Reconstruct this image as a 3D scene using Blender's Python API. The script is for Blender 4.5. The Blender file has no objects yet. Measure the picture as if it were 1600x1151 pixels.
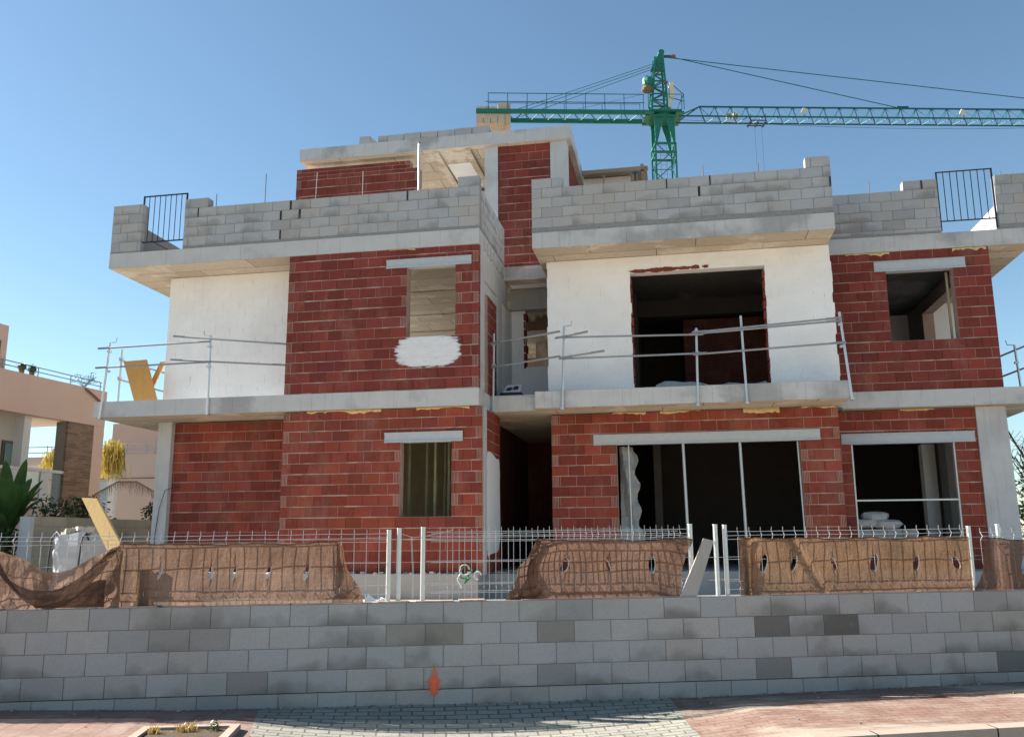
import bpy, math, random
from mathutils import Vector, Matrix, noise as mnoise

scene = bpy.context.scene
COL = scene.collection
R = random.Random(7)
rad = math.radians

# ------------------------------------------------------------------ mesh builder
class Frame:
    """local x along u, y into depth d, z up (optional rise of z along x)"""
    def __init__(s, o, u=(1, 0), rise=0.0):
        l = math.hypot(*u); s.u = (u[0]/l, u[1]/l); s.d = (-s.u[1], s.u[0]); s.o = o; s.rise = rise
    def p(s, x, y, z):
        return (s.o[0]+s.u[0]*x+s.d[0]*y, s.o[1]+s.u[1]*x+s.d[1]*y, s.o[2]+z+s.rise*x)
W = Frame((0, 0, 0))

class MB:
    def __init__(s): s.v=[]; s.f=[]; s.m=[]; s.t=[]; s.l=[]; s.smooth=[]
    def quad(s, pts, mat=0, tint=(1,1,1), loc=None, smooth=False):
        n=len(s.v); s.v += [tuple(p) for p in pts]; s.f.append(tuple(range(n, n+len(pts))))
        s.m.append(mat); s.t.append(tint); s.l.append(loc or [(0,.5,.5)]*len(pts)); s.smooth.append(smooth)
    def box(s, F, x0,x1,y0,y1,z0,z1, mat=0, tint=(1,1,1), mats=None, r=None, skip=''):
        if x1-x0<1e-4 or z1-z0<1e-4 or y1-y0<1e-5: return
        r = R.random() if r is None else r
        P=lambda x,y,z: F.p(x,y,z)
        c={'f':[(x0,y0,z0),(x1,y0,z0),(x1,y0,z1),(x0,y0,z1)],
           'b':[(x1,y1,z0),(x0,y1,z0),(x0,y1,z1),(x1,y1,z1)],
           'l':[(x0,y1,z0),(x0,y0,z0),(x0,y0,z1),(x0,y1,z1)],
           'r':[(x1,y0,z0),(x1,y1,z0),(x1,y1,z1),(x1,y0,z1)],
           't':[(x0,y0,z1),(x1,y0,z1),(x1,y1,z1),(x0,y1,z1)],
           'o':[(x0,y1,z0),(x1,y1,z0),(x1,y0,z0),(x0,y0,z0)]}
        for k,q in c.items():
            if k in skip: continue
            mm = (mats or {}).get(k, mat)
            loc=[((a[0]-x0)/(x1-x0),(a[2]-z0)/(z1-z0),r) for a in q]
            s.quad([P(*a) for a in q], mm, tint, loc)
    def tube(s, a, b, r, mat=0, n=6, r2=None, caps=True, tint=(1,1,1)):
        a=Vector(a); b=Vector(b); d=b-a
        if d.length<1e-6: return
        d.normalize(); up=Vector((0,0,1)) if abs(d.z)<.9 else Vector((1,0,0))
        e=d.cross(up).normalized(); g=d.cross(e).normalized(); r2=r if r2 is None else r2
        A=[a+(e*math.cos(2*math.pi*k/n+math.pi/n)+g*math.sin(2*math.pi*k/n+math.pi/n))*r for k in range(n)]
        B=[b+(e*math.cos(2*math.pi*k/n+math.pi/n)+g*math.sin(2*math.pi*k/n+math.pi/n))*r2 for k in range(n)]
        for k in range(n):
            j=(k+1)%n; s.quad([A[k],B[k],B[j],A[j]],mat,tint,smooth=n>4)
        if caps: s.quad(A,mat,tint); s.quad(B[::-1],mat,tint)
    def path(s, pts, r, mat=0, n=6, tint=(1,1,1), taper=None):
        for i in range(len(pts)-1):
            ra=r if taper is None else r*(1-(1-taper)*i/(len(pts)-1)); rb=r if taper is None else r*(1-(1-taper)*(i+1)/(len(pts)-1))
            s.tube(pts[i],pts[i+1],ra,mat,n,rb,True,tint)
    def prism(s, pts, off, mat=0, tint=(1,1,1)):
        """closed outline pts (world) extruded by vector off"""
        o=Vector(off); A=[Vector(p) for p in pts]; B=[p+o for p in A]
        s.quad(A,mat,tint); s.quad(B[::-1],mat,tint)
        for k in range(len(A)):
            j=(k+1)%len(A); s.quad([A[j],A[k],B[k],B[j]],mat,tint)
    def build(s, name, mats, parent=None, **kw):
        me=bpy.data.meshes.new(name); me.from_pydata(s.v,[],s.f)
        if not isinstance(mats,(list,tuple)): mats=[mats]
        for m in mats: me.materials.append(m)
        me.polygons.foreach_set('material_index', s.m); me.polygons.foreach_set('use_smooth', s.smooth)
        ca=me.color_attributes.new('tint','FLOAT_COLOR','CORNER'); cl=me.color_attributes.new('loc','FLOAT_COLOR','CORNER')
        A=[];B=[]
        for f,t,l in zip(s.f,s.t,s.l):
            for k in range(len(f)): A += [t[0],t[1],t[2],1]; B += [l[k][0],l[k][1],l[k][2],1]
        ca.data.foreach_set('color',A); cl.data.foreach_set('color',B); me.update()
        o=bpy.data.objects.new(name,me); COL.objects.link(o)
        if parent is not None:
            o.parent=parent
            o.matrix_parent_inverse=Matrix.Translation(parent.location).inverted() @ Matrix.Identity(4) if parent.type=='EMPTY' else Matrix.Identity(4)
        for k,v in kw.items(): o[k]=v
        return o

def thing(name,label,cat,loc=(0,0,0),group=None):
    o=bpy.data.objects.new(name,None); COL.objects.link(o); o.location=loc; o.empty_display_size=.2
    o['label']=label; o['category']=cat
    if group: o['group']=group
    return o
def tag(o,label,cat,group=None):
    o['label']=label; o['category']=cat
    if group: o['group']=group
    return o

# ------------------------------------------------------------------ materials
def base(name):
    m=bpy.data.materials.new(name); m.use_nodes=True; nt=m.node_tree
    b=nt.nodes['Principled BSDF']; return m,nt,b
def N(nt,t,**kw):
    n=nt.nodes.new(t)
    for k,v in kw.items():
        if k.startswith('i_'): n.inputs[k[2:].replace('_',' ')].default_value=v
        else: setattr(n,k,v)
    return n
def L(nt,a,b): nt.links.new(a,b)
def coords(nt): return N(nt,'ShaderNodeTexCoord').outputs['Object']
def noise(nt,vec,scale,detail=4,rough=.55,sx=(1,1,1)):
    if sx!=(1,1,1):
        mp=N(nt,'ShaderNodeMapping'); mp.inputs['Scale'].default_value=sx; L(nt,vec,mp.inputs['Vector']); vec=mp.outputs[0]
    n=N(nt,'ShaderNodeTexNoise'); n.inputs['Scale'].default_value=scale; n.inputs['Detail'].default_value=detail; n.inputs['Roughness'].default_value=rough
    L(nt,vec,n.inputs['Vector']); return n.outputs['Fac']
def ramp(nt,fac,stops,interp='LINEAR'):
    r=N(nt,'ShaderNodeValToRGB'); r.color_ramp.interpolation=interp
    e=r.color_ramp.elements
    while len(e)<len(stops): e.new(.5)
    for x,(p,c) in zip(e,stops): x.position=p; x.color=(c,c,c,1) if isinstance(c,(int,float)) else (*c,1)
    L(nt,fac,r.inputs['Fac']); return r.outputs['Color']
def mix(nt,fac,a,b,mode='MIX'):
    m=N(nt,'ShaderNodeMix',data_type='RGBA',blend_type=mode)
    for k,x in ((0,fac),(6,a),(7,b)):
        if isinstance(x,(int,float)): m.inputs[k].default_value=x
        elif isinstance(x,tuple): m.inputs[k].default_value=(*x,1)
        else: L(nt,x,m.inputs[k])
    return m.outputs[2]
def math_(nt,op,a,b=0.0):
    m=N(nt,'ShaderNodeMath',operation=op)
    for k,x in ((0,a),(1,b)):
        if isinstance(x,(int,float)): m.inputs[k].default_value=x
        else: L(nt,x,m.inputs[k])
    return m.outputs[0]
def bump(nt,b,h,strength=.4,dist=.01):
    n=N(nt,'ShaderNodeBump'); n.inputs['Strength'].default_value=strength; n.inputs['Distance'].default_value=dist
    L(nt,h,n.inputs['Height']); L(nt,n.outputs[0],b.inputs['Normal'])
def attr(nt,name): return N(nt,'ShaderNodeAttribute',attribute_name=name)
def sepxyz(nt,vec):
    n=N(nt,'ShaderNodeSeparateXYZ'); L(nt,vec,n.inputs[0]); return n.outputs

def simple(name,col,rough=.7,metal=0.0,var=.15,scale=6.0,bmp=.15,bscale=60,tinted=False,spec=.3):
    m,nt,b=base(name); co=coords(nt)
    c=mix(nt,noise(nt,co,scale,5),tuple(x*(1-var) for x in col),tuple(min(1,x*(1+var)) for x in col))
    if tinted: c=mix(nt,1.0,c,attr(nt,'tint').outputs['Color'],'MULTIPLY')
    L(nt,c,b.inputs['Base Color']); b.inputs['Roughness'].default_value=rough; b.inputs['Metallic'].default_value=metal
    b.inputs['Specular IOR Level'].default_value=spec
    if bmp: bump(nt,b,noise(nt,co,bscale,4),bmp,.01)
    return m

def mat_brick(name,col=(.215,.044,.029)):
    m,nt,b=base(name); co=coords(nt)
    c=mix(nt,1.0,col,attr(nt,'tint').outputs['Color'],'MULTIPLY')
    c=mix(nt,ramp(nt,noise(nt,co,2.2,5,.6),[(.35,0),(.75,.5)]),c,(.13,.032,.026))          # darker, damp patches
    c=mix(nt,ramp(nt,noise(nt,co,14,6,.7),[(.58,0),(.82,.30)]),c,(.42,.26,.20))              # dusty mortar scuffs
    streak=ramp(nt,noise(nt,co,3.0,3,.5,(2.2,2.2,.35)),[(.62,0),(.74,.4)])
    c=mix(nt,streak,c,(.12,.035,.03))
    L(nt,c,b.inputs['Base Color']); b.inputs['Roughness'].default_value=.85; b.inputs['Specular IOR Level'].default_value=.2
    c2=mix(nt,ramp(nt,noise(nt,co,1.7,6,.7,(1,1,.5)),[(.52,0),(.78,.30)]),c,(.40,.25,.19)); L(nt,c2,b.inputs['Base Color'])
    lo=sepxyz(nt,attr(nt,'loc').outputs['Color'])
    rib=math_(nt,'SINE',math_(nt,'MULTIPLY',lo[1],56.0))
    bump(nt,b,mix(nt,.35,mix(nt,.5,noise(nt,co,40,4),noise(nt,co,160,3)),rib),.45,.006); return m
def mat_block(name,col,stain=.5,stcol=(.13,.12,.10),warm=(.40,.37,.33)):
    m,nt,b=base(name); co=coords(nt)
    c=mix(nt,ramp(nt,noise(nt,co,1.1,4),[(.4,0),(.65,.6)]),col,warm)
    c=mix(nt,1.0,c,attr(nt,'tint').outputs['Color'],'MULTIPLY')
    lo=sepxyz(nt,attr(nt,'loc').outputs['Color'])
    damp=math_(nt,'SUBTRACT',noise(nt,co,1.6,3,.5),math_(nt,'MULTIPLY',lo[1],.22))
    damp=math_(nt,'ADD',damp,math_(nt,'MULTIPLY',math_(nt,'SUBTRACT',lo[2],.5),.14))
    c=mix(nt,ramp(nt,damp,[(.44,0),(.62,stain)]),c,stcol)
    c=mix(nt,ramp(nt,noise(nt,co,.8,6,.65),[(.45,0),(.75,.35)]),c,tuple(x*.55 for x in col))
    edge=math_(nt,'MINIMUM',math_(nt,'MINIMUM',lo[0],math_(nt,'SUBTRACT',1.0,lo[0])),math_(nt,'MINIMUM',lo[1],math_(nt,'SUBTRACT',1.0,lo[1])))
    edge=math_(nt,'ADD',edge,math_(nt,'MULTIPLY',math_(nt,'SUBTRACT',noise(nt,co,22,4),.5),.10))
    c=mix(nt,ramp(nt,edge,[(.0,.16),(.05,0)]),c,(.24,.225,.20))
    c=mix(nt,ramp(nt,noise(nt,co,90,3,.7),[(.3,.22),(.6,0)]),c,(.08,.08,.08))
    c=mix(nt,ramp(nt,noise(nt,co,7,6,.7),[(.6,0),(.85,.35)]),c,(.55,.53,.5))
    L(nt,c,b.inputs['Base Color']); b.inputs['Roughness'].default_value=.9; b.inputs['Specular IOR Level'].default_value=.2
    bump(nt,b,mix(nt,.5,noise(nt,co,70,4,.7),noise(nt,co,220,2)),.5,.006); return m
def mat_concrete(name,col,stain=.55,stcol=(.17,.17,.17),panels=True):
    m,nt,b=base(name); co=coords(nt)
    c=mix(nt,noise(nt,co,3.5,6,.6),tuple(x*.85 for x in col),tuple(x*1.12 for x in col))
    big=noise(nt,co,.75,5,.55)
    c=mix(nt,ramp(nt,big,[(.53,0),(.62,stain*.85)]),c,stcol)
    c=mix(nt,ramp(nt,noise(nt,co,5,4,.6,(3,3,.25)),[(.56,0),(.8,.5)]),c,stcol)
    c=mix(nt,ramp(nt,noise(nt,co,25,6,.75),[(.62,0),(.8,.5)]),c,(.55,.54,.52))
    if panels:
        x=sepxyz(nt,co)
        fr=math_(nt,'FRACT',math_(nt,'MULTIPLY',math_(nt,'ADD',x[0],x[1]),.62))
        c=mix(nt,ramp(nt,fr,[(0,.55),(.008,.0)]),c,(.12,.12,.12))
    L(nt,c,b.inputs['Base Color']); b.inputs['Roughness'].default_value=.85; b.inputs['Specular IOR Level'].default_value=.25
    bump(nt,b,noise(nt,co,35,6,.7),.3,.008); return m
def mat_soffit(name):
    m,nt,b=base(name); co=coords(nt)
    br=N(nt,'ShaderNodeTexBrick'); br.offset=.37; br.inputs['Scale'].default_value=1.0
    br.inputs['Brick Width'].default_value=2.0; br.inputs['Row Height'].default_value=.5; br.inputs['Mortar Size'].default_value=.008; br.inputs['Bias'].default_value=0
    br.inputs['Color1'].default_value=(.47,.395,.30,1); br.inputs['Color2'].default_value=(.58,.505,.40,1); br.inputs['Mortar'].default_value=(.16,.12,.08,1)
    L(nt,co,br.inputs['Vector'])
    c=mix(nt,ramp(nt,noise(nt,co,1.3,4,.5),[(.55,0),(.6,.6)]),br.outputs['Color'],(.72,.66,.55))
    c=mix(nt,ramp(nt,noise(nt,co,9,6,.7),[(.5,0),(.8,.5)]),c,(.22,.17,.12))
    L(nt,c,b.inputs['Base Color']); b.inputs['Roughness'].default_value=.85
    bump(nt,b,noise(nt,co,30,5),.3,.008); return m
def mat_white(name):
    m,nt,b=base(name); co=coords(nt)
    c=mix(nt,ramp(nt,noise(nt,co,1.2,5,.6),[(.35,0),(.7,1)]),(.78,.765,.75),(.88,.87,.86))
    tooth=ramp(nt,noise(nt,co,9,3,.6,(4.5,4.5,.45)),[(.64,0),(.72,.5)])
    c=mix(nt,tooth,c,(.42,.36,.32))
    c=mix(nt,ramp(nt,noise(nt,co,6,7,.75),[(.66,0),(.74,.55)]),c,(.34,.26,.22))
    L(nt,c,b.inputs['Base Color']); b.inputs['Roughness'].default_value=.9
    bump(nt,b,mix(nt,.5,noise(nt,co,16,6,.7),tooth),.5,.012); return m
def mat_smear(name):
    m,nt,b=base(name); co=coords(nt); s=sepxyz(nt,co)
    rows=math_(nt,'FRACT',math_(nt,'MULTIPLY',math_(nt,'SUBTRACT',s[2],4.26),5.0))
    line=ramp(nt,rows,[(0,1),(.06,0),(.94,0),(1,1)])
    c=mix(nt,noise(nt,co,5,5,.6,(1,1,3)),(.58,.58,.60),(.80,.80,.81))
    gh=math_(nt,'MULTIPLY',noise(nt,co,7,5,.6,(1,1,4)),1.0)
    c=mix(nt,ramp(nt,gh,[(.58,0),(.72,.4)]),c,(.40,.33,.32))
    c=mix(nt,math_(nt,'MULTIPLY',line,.25),c,(.45,.40,.39))
    L(nt,c,b.inputs['Base Color']); b.inputs['Roughness'].default_value=.9
    ex=math_(nt,'DIVIDE',math_(nt,'ADD',s[0],.97),.62); ez=math_(nt,'DIVIDE',math_(nt,'SUBTRACT',s[2],4.98),.31)
    f=math_(nt,'SUBTRACT',1.0,math_(nt,'ADD',math_(nt,'POWER',math_(nt,'ABSOLUTE',ex),3.2),math_(nt,'POWER',math_(nt,'ABSOLUTE',ez),3.2)))
    f=math_(nt,'ADD',f,math_(nt,'MULTIPLY',math_(nt,'SUBTRACT',noise(nt,co,9,6,.7,(.45,1,2.2)),.5),1.9))
    L(nt,ramp(nt,f,[(.0,0),(.16,.75),(.4,1)]),b.inputs['Alpha'])
    bump(nt,b,noise(nt,co,14,6,.7,(1,1,3)),.6,.01); return m
def mat_wood(name,c1,c2):
    m,nt,b=base(name); co=coords(nt)
    g=noise(nt,co,3,5,.6,(8,8,1.2)); c=mix(nt,g,c1,c2)
    c=mix(nt,ramp(nt,noise(nt,co,30,3,.6),[(.62,0),(.72,.5)]),c,tuple(x*.5 for x in c1))
    L(nt,c,b.inputs['Base Color']); b.inputs['Roughness'].default_value=.75; bump(nt,b,g,.3,.005); return m
def mat_net(name,col,trans):
    m,nt,b=base(name); co=coords(nt)
    s=sepxyz(nt,co)
    weave=ramp(nt,noise(nt,co,26,3,.6,(.6,.6,9)),[(.3,.72),(.7,1.15)])
    big=ramp(nt,noise(nt,co,2.5,5,.6),[(.3,.75),(.7,1.2)])
    k=mix(nt,1.0,weave,big,'MULTIPLY')
    ca=mix(nt,1.0,col,k,'MULTIPLY'); cb=mix(nt,1.0,trans,k,'MULTIPLY')
    d=N(nt,'ShaderNodeBsdfDiffuse'); t=N(nt,'ShaderNodeBsdfTranslucent'); L(nt,ca,d.inputs[0]); L(nt,cb,t.inputs[0])
    bp=N(nt,'ShaderNodeBump'); bp.inputs['Strength'].default_value=.9; bp.inputs['Distance'].default_value=.02
    L(nt,mix(nt,.5,noise(nt,co,5,6,.65),noise(nt,co,14,4,.6,(1.5,1.5,.7))),bp.inputs['Height']); L(nt,bp.outputs[0],d.inputs['Normal']); L(nt,bp.outputs[0],t.inputs['Normal'])
    a=N(nt,'ShaderNodeMixShader'); a.inputs[0].default_value=.6; L(nt,d.outputs[0],a.inputs[1]); L(nt,t.outputs[0],a.inputs[2])
    tr=N(nt,'ShaderNodeBsdfTransparent'); q=N(nt,'ShaderNodeMixShader'); q.inputs[0].default_value=.11
    L(nt,a.outputs[0],q.inputs[1]); L(nt,tr.outputs[0],q.inputs[2])
    L(nt,q.outputs[0],nt.nodes['Material Output'].inputs[0]); nt.nodes.remove(b); return m
def mat_leaf(name,c1,c2,trans=.35):
    m,nt,b=base(name); co=coords(nt)
    c=mix(nt,1.0,mix(nt,noise(nt,co,3,3),c1,c2),attr(nt,'tint').outputs['Color'],'MULTIPLY')
    d=N(nt,'ShaderNodeBsdfDiffuse'); t=N(nt,'ShaderNodeBsdfTranslucent'); L(nt,c,d.inputs[0]); L(nt,c,t.inputs[0])
    g=N(nt,'ShaderNodeBsdfGlossy'); g.inputs['Roughness'].default_value=.35; g.inputs[0].default_value=(.6,.65,.6,1)
    a=N(nt,'ShaderNodeMixShader'); a.inputs[0].default_value=trans; L(nt,d.outputs[0],a.inputs[1]); L(nt,t.outputs[0],a.inputs[2])
    q=N(nt,'ShaderNodeMixShader'); q.inputs[0].default_value=.06; L(nt,a.outputs[0],q.inputs[1]); L(nt,g.outputs[0],q.inputs[2])
    L(nt,q.outputs[0],nt.nodes['Material Output'].inputs[0]); nt.nodes.remove(b); return m
def mat_pavers(name,c1,c2,mort,bw,bh,rot=0,stain=None,sand=.4,msize=.006):
    m,nt,b=base(name); co=coords(nt)
    mp=N(nt,'ShaderNodeMapping'); mp.inputs['Rotation'].default_value=(0,0,rot); L(nt,co,mp.inputs['Vector'])
    wob=N(nt,'ShaderNodeVectorMath',operation='ADD')
    nz=N(nt,'ShaderNodeTexNoise'); nz.inputs['Scale'].default_value=4; L(nt,co,nz.inputs['Vector'])
    sc=N(nt,'ShaderNodeVectorMath',operation='SCALE'); sc.inputs['Scale'].default_value=.018; L(nt,nz.outputs['Color'],sc.inputs[0])
    L(nt,mp.outputs[0],wob.inputs[0]); L(nt,sc.outputs[0],wob.inputs[1])
    br=N(nt,'ShaderNodeTexBrick'); br.inputs['Scale'].default_value=1; br.inputs['Brick Width'].default_value=bw; br.inputs['Row Height'].default_value=bh
    br.inputs['Mortar Size'].default_value=msize; br.inputs['Mortar Smooth'].default_value=.3
    br.inputs['Color1'].default_value=(*c1,1); br.inputs['Color2'].default_value=(*c2,1); br.inputs['Mortar'].default_value=(*mort,1)
    L(nt,wob.outputs[0],br.inputs['Vector'])
    c=mix(nt,ramp(nt,noise(nt,co,3,6,.65),[(.45,0),(.8,sand)]),br.outputs['Color'],(.42,.38,.32))
    c=mix(nt,ramp(nt,noise(nt,co,28,4,.7),[(.3,.4),(.55,0)]),c,tuple(x*.4 for x in c1))
    if stain:
        c=mix(nt,ramp(nt,noise(nt,co,1.1,5,.6,stain[1]),[(stain[2],0),(stain[2]+.08,.85)]),c,stain[0])
    L(nt,c,b.inputs['Base Color']); b.inputs['Roughness'].default_value=.8; b.inputs['Specular IOR Level'].default_value=.3
    h=math_(nt,'SUBTRACT',math_(nt,'MULTIPLY',noise(nt,co,60,4),.25),br.outputs['Fac'])
    bump(nt,b,h,.8,.008); return m

M={}
M['brick']=mat_brick('upper_hollow_brick',(.205,.046,.033)); M['brick_low']=mat_brick('bounce_lit_hollow_brick',(.245,.056,.035)); M['brick_shaded']=mat_brick('shaded_inner_brick',(.10,.035,.025))  # lower storey brightened for ground bounce, inner copy darkened as painted room shade
M['mortar']=simple('mortar',(.40,.28,.235),.9,var=.38,scale=5,bmp=.4)
M['block']=mat_block('concrete_block_grey',(.405,.415,.43),.5)
M['wallblock']=mat_block('garden_wall_block',(.415,.392,.378),.66,(.13,.115,.095),(.42,.385,.355))
M['bounceblock']=mat_block('bounce_tan_block',(.42,.37,.30),.35,(.16,.13,.1),(.5,.43,.34))  # warm bounce light on the boundary wall put into the block colour
M['bmortar']=simple('block_joint',(.24,.235,.23),.95,var=.3,scale=20,bmp=.3)
M['tanjoint']=simple('tan_joint',(.25,.22,.18),.95)
M['concrete']=mat_concrete('slab_concrete',(.49,.49,.49)); M['column']=mat_concrete('column_concrete',(.51,.51,.512),.35,(.26,.26,.27),False)
M['plinth']=mat_concrete('plinth_concrete',(.36,.35,.34),.3,(.22,.21,.2),False)
M['soffit']=mat_soffit('formed_soffit'); M['white']=mat_white('whitewashed_render')
M['plaster']=simple('plaster_patch',(.74,.74,.75),.85,var=.1,scale=20,bmp=.5,bscale=30)
M['smeared']=mat_smear('smeared_plaster')
M['lintel']=simple('lintel_concrete',(.42,.46,.49),.7,var=.14,scale=9,bmp=.2)
M['steel']=simple('galvanised_steel',(.55,.56,.57),.38,.75,var=.12,scale=25,bmp=.05)
M['oldsteel']=simple('weathered_steel',(.30,.31,.33),.5,.5,var=.3,scale=25,bmp=.1)
M['wire']=simple('galvanised_wire',(.52,.52,.53),.42,.5,var=.25,scale=6,bmp=0)
M['rebar']=simple('rebar',(.16,.12,.10),.75,.3,var=.3,scale=30)
M['olive']=simple('olive_prop',(.34,.33,.20),.6,.2,var=.3,scale=8)
M['black']=simple('black_railing_paint',(.025,.03,.045),.45,.3,var=.2)
M['foam']=simple('yellow_foam',(.58,.44,.22),.85,var=.4,scale=20,bmp=.8,bscale=40)
M['osb']=mat_wood('shuttering_board',(.46,.22,.055),(.68,.37,.11)); M['grey_wood']=mat_wood('weathered_plank',(.33,.29,.25),(.46,.41,.36))
M['yellow_wood']=mat_wood('yellow_plank',(.5,.32,.12),(.72,.5,.22))
M['formply']=mat_wood('formwork_ply',(.22,.17,.12),(.34,.27,.19))
M['net']=mat_net('brown_screen_net',(.18,.125,.097),(.25,.162,.12)); M['net_orange']=mat_net('orange_brown_net',(.16,.107,.072),(.23,.145,.093)); M['net_pink']=mat_net('dusty_brown_net',(.16,.105,.08),(.22,.135,.10)); M['netdark']=mat_net('folded_screen_net',(.12,.08,.06),(.15,.085,.06))
M['netrim']=simple('torn_net_edge',(.55,.5,.45),.8)
M['green']=simple('crane_green',(.02,.16,.12),.45,.1,var=.25,scale=4); M['blue']=simple('crane_blue',(.01,.11,.13),.5,.2,var=.2)
M['cweight']=simple('counterweight_concrete',(.50,.40,.30),.9,var=.25,scale=3,bmp=.3,bscale=20)
M['cream']=simple('cream_cover',(.62,.58,.46),.6); M['redbrown']=simple('rusty_red',(.28,.10,.08),.6)
M['salmon']=simple('salmon_render',(.62,.42,.33),.9,var=.07,scale=1.5,bmp=.15)
M['pale']=simple('pale_render',(.62,.58,.54),.9,var=.06); M['palepink']=simple('faded_pink_render',(.55,.42,.36),.9,var=.08,scale=1)
M['frame']=simple('bronze_frame',(.14,.10,.07),.5,.2); M['rail_blue']=simple('painted_rail',(.22,.28,.32),.45,.4)
M['soil']=simple('soil',(.075,.052,.036),.95,var=.4,scale=14,bmp=.9,bscale=25)
M['yard']=simple('site_ground',(.46,.39,.31),.95,var=.3,scale=3,bmp=.9,bscale=18)
M['asphalt']=simple('asphalt',(.26,.25,.235),.9,var=.25,scale=5,bmp=.6,bscale=90)
M['kerb']=simple('kerb_stone',(.33,.265,.22),.85,var=.15,scale=8,bmp=.25)
M['earth']=simple('distant_earth',(.25,.21,.15),.95,var=.3,scale=.1,bmp=0)
M['bag']=simple('woven_bag',(.33,.35,.39),.7,var=.08,scale=12,bmp=.4,bscale=25); M['strap']=simple('dark_strap',(.03,.03,.04),.7)
M['rubble']=simple('rubble',(.45,.41,.36),.95,var=.3,scale=20,bmp=.6,tinted=True)
M['sack']=simple('cement_sack',(.50,.50,.50),.85,var=.15,scale=9,bmp=.6,bscale=14)
M['casegrey']=simple('case_grey',(.52,.53,.55),.5); M['caseblack']=simple('case_black',(.015,.017,.025),.5)
M['hosegreen']=simple('green_hose',(.04,.20,.10),.4); M['whiteplastic']=simple('white_plastic',(.78,.78,.76),.5)
M['roll']=simple('insulation_sheet',(.34,.35,.35),.8,var=.2,scale=7,bmp=.8,bscale=9)
M['inside']=simple('shade_dark_interior',(.07,.06,.055),.95,var=.2,scale=3)  # near-black: the rooms' shade painted into the wall colour
M['ceil_shade']=mat_concrete('shade_ceiling',(.10,.095,.085),.5,(.30,.28,.26),False)
M['olive_wall']=simple('unpainted_wall',(.30,.28,.18),.95,var=.3,scale=3)
M['bark']=simple('bark',(.16,.12,.08),.95,var=.3,scale=20,bmp=.8,bscale=25)
M['leaf']=mat_leaf('shrub_leaf',(.025,.055,.018),(.05,.10,.03)); M['banana']=mat_leaf('banana_leaf',(.03,.09,.02),(.08,.16,.04),.45)
M['yellowflower']=mat_leaf('yellow_flower',(.48,.34,.04),(.64,.48,.11),.5); M['dryfrond']=mat_leaf('dry_frond',(.30,.17,.11),(.42,.27,.18))
M['drygrass']=mat_leaf('dry_grass',(.32,.22,.07),(.5,.36,.12)); M['twig']=mat_leaf('autumn_leaf',(.30,.16,.04),(.16,.12,.04))
M['redpave']=mat_pavers('red_pavers',(.20,.125,.10),(.25,.155,.13),(.15,.11,.09),.4,.2,rad(73.3),sand=.4,msize=.005)
M['redpave2']=mat_pavers('stained_red_pavers',(.19,.112,.088),(.235,.145,.115),(.13,.09,.08),.2,.1,rad(-16.7),((.34,.29,.235),(.35,1.0,1),.52),.45)
M['greypave']=mat_pavers('grey_pavers',(.23,.23,.20),(.29,.285,.25),(.10,.10,.085),.2,.1,rad(-16.7),sand=.35,msize=.009)
def mat_glass(name,tint=(.8,.85,.85)):
    m,nt,b=base(name); b.inputs['Base Color'].default_value=(*tint,1); b.inputs['Roughness'].default_value=.05
    b.inputs['Transmission Weight'].default_value=.9; b.inputs['IOR'].default_value=1.2; return m
M['glass']=mat_glass('balustrade_glass')
M['window']=simple('dark_window',(.05,.07,.05),.1,spec=.6,bmp=0)
def mat_spray(name,ox,oz,F):
    m,nt,b=base(name); co=coords(nt); s=sepxyz(nt,co)
    b.inputs['Base Color'].default_value=(1.0,.15,.045,1); b.inputs['Roughness'].default_value=.7
    at_=attr(nt,'loc').outputs['Color']; l=sepxyz(nt,at_)
    x=math_(nt,'SUBTRACT',l[0],.5); z=l[1]
    n=math_(nt,'MULTIPLY',math_(nt,'SUBTRACT',noise(nt,co,28,5,.7),.5),.18)
    wd=ramp(nt,z,[(0,0),(.08,.16),(.2,.30),(.40,.30),(.48,.42),(.57,.22),(.76,.16),(1.0,.03)])
    f=math_(nt,'ADD',math_(nt,'SUBTRACT',wd,math_(nt,'ABSOLUTE',x)),n)
    al=ramp(nt,f,[(0,0),(.10,.35),(.30,.95)])
    L(nt,al,b.inputs['Alpha']); return m

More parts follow.
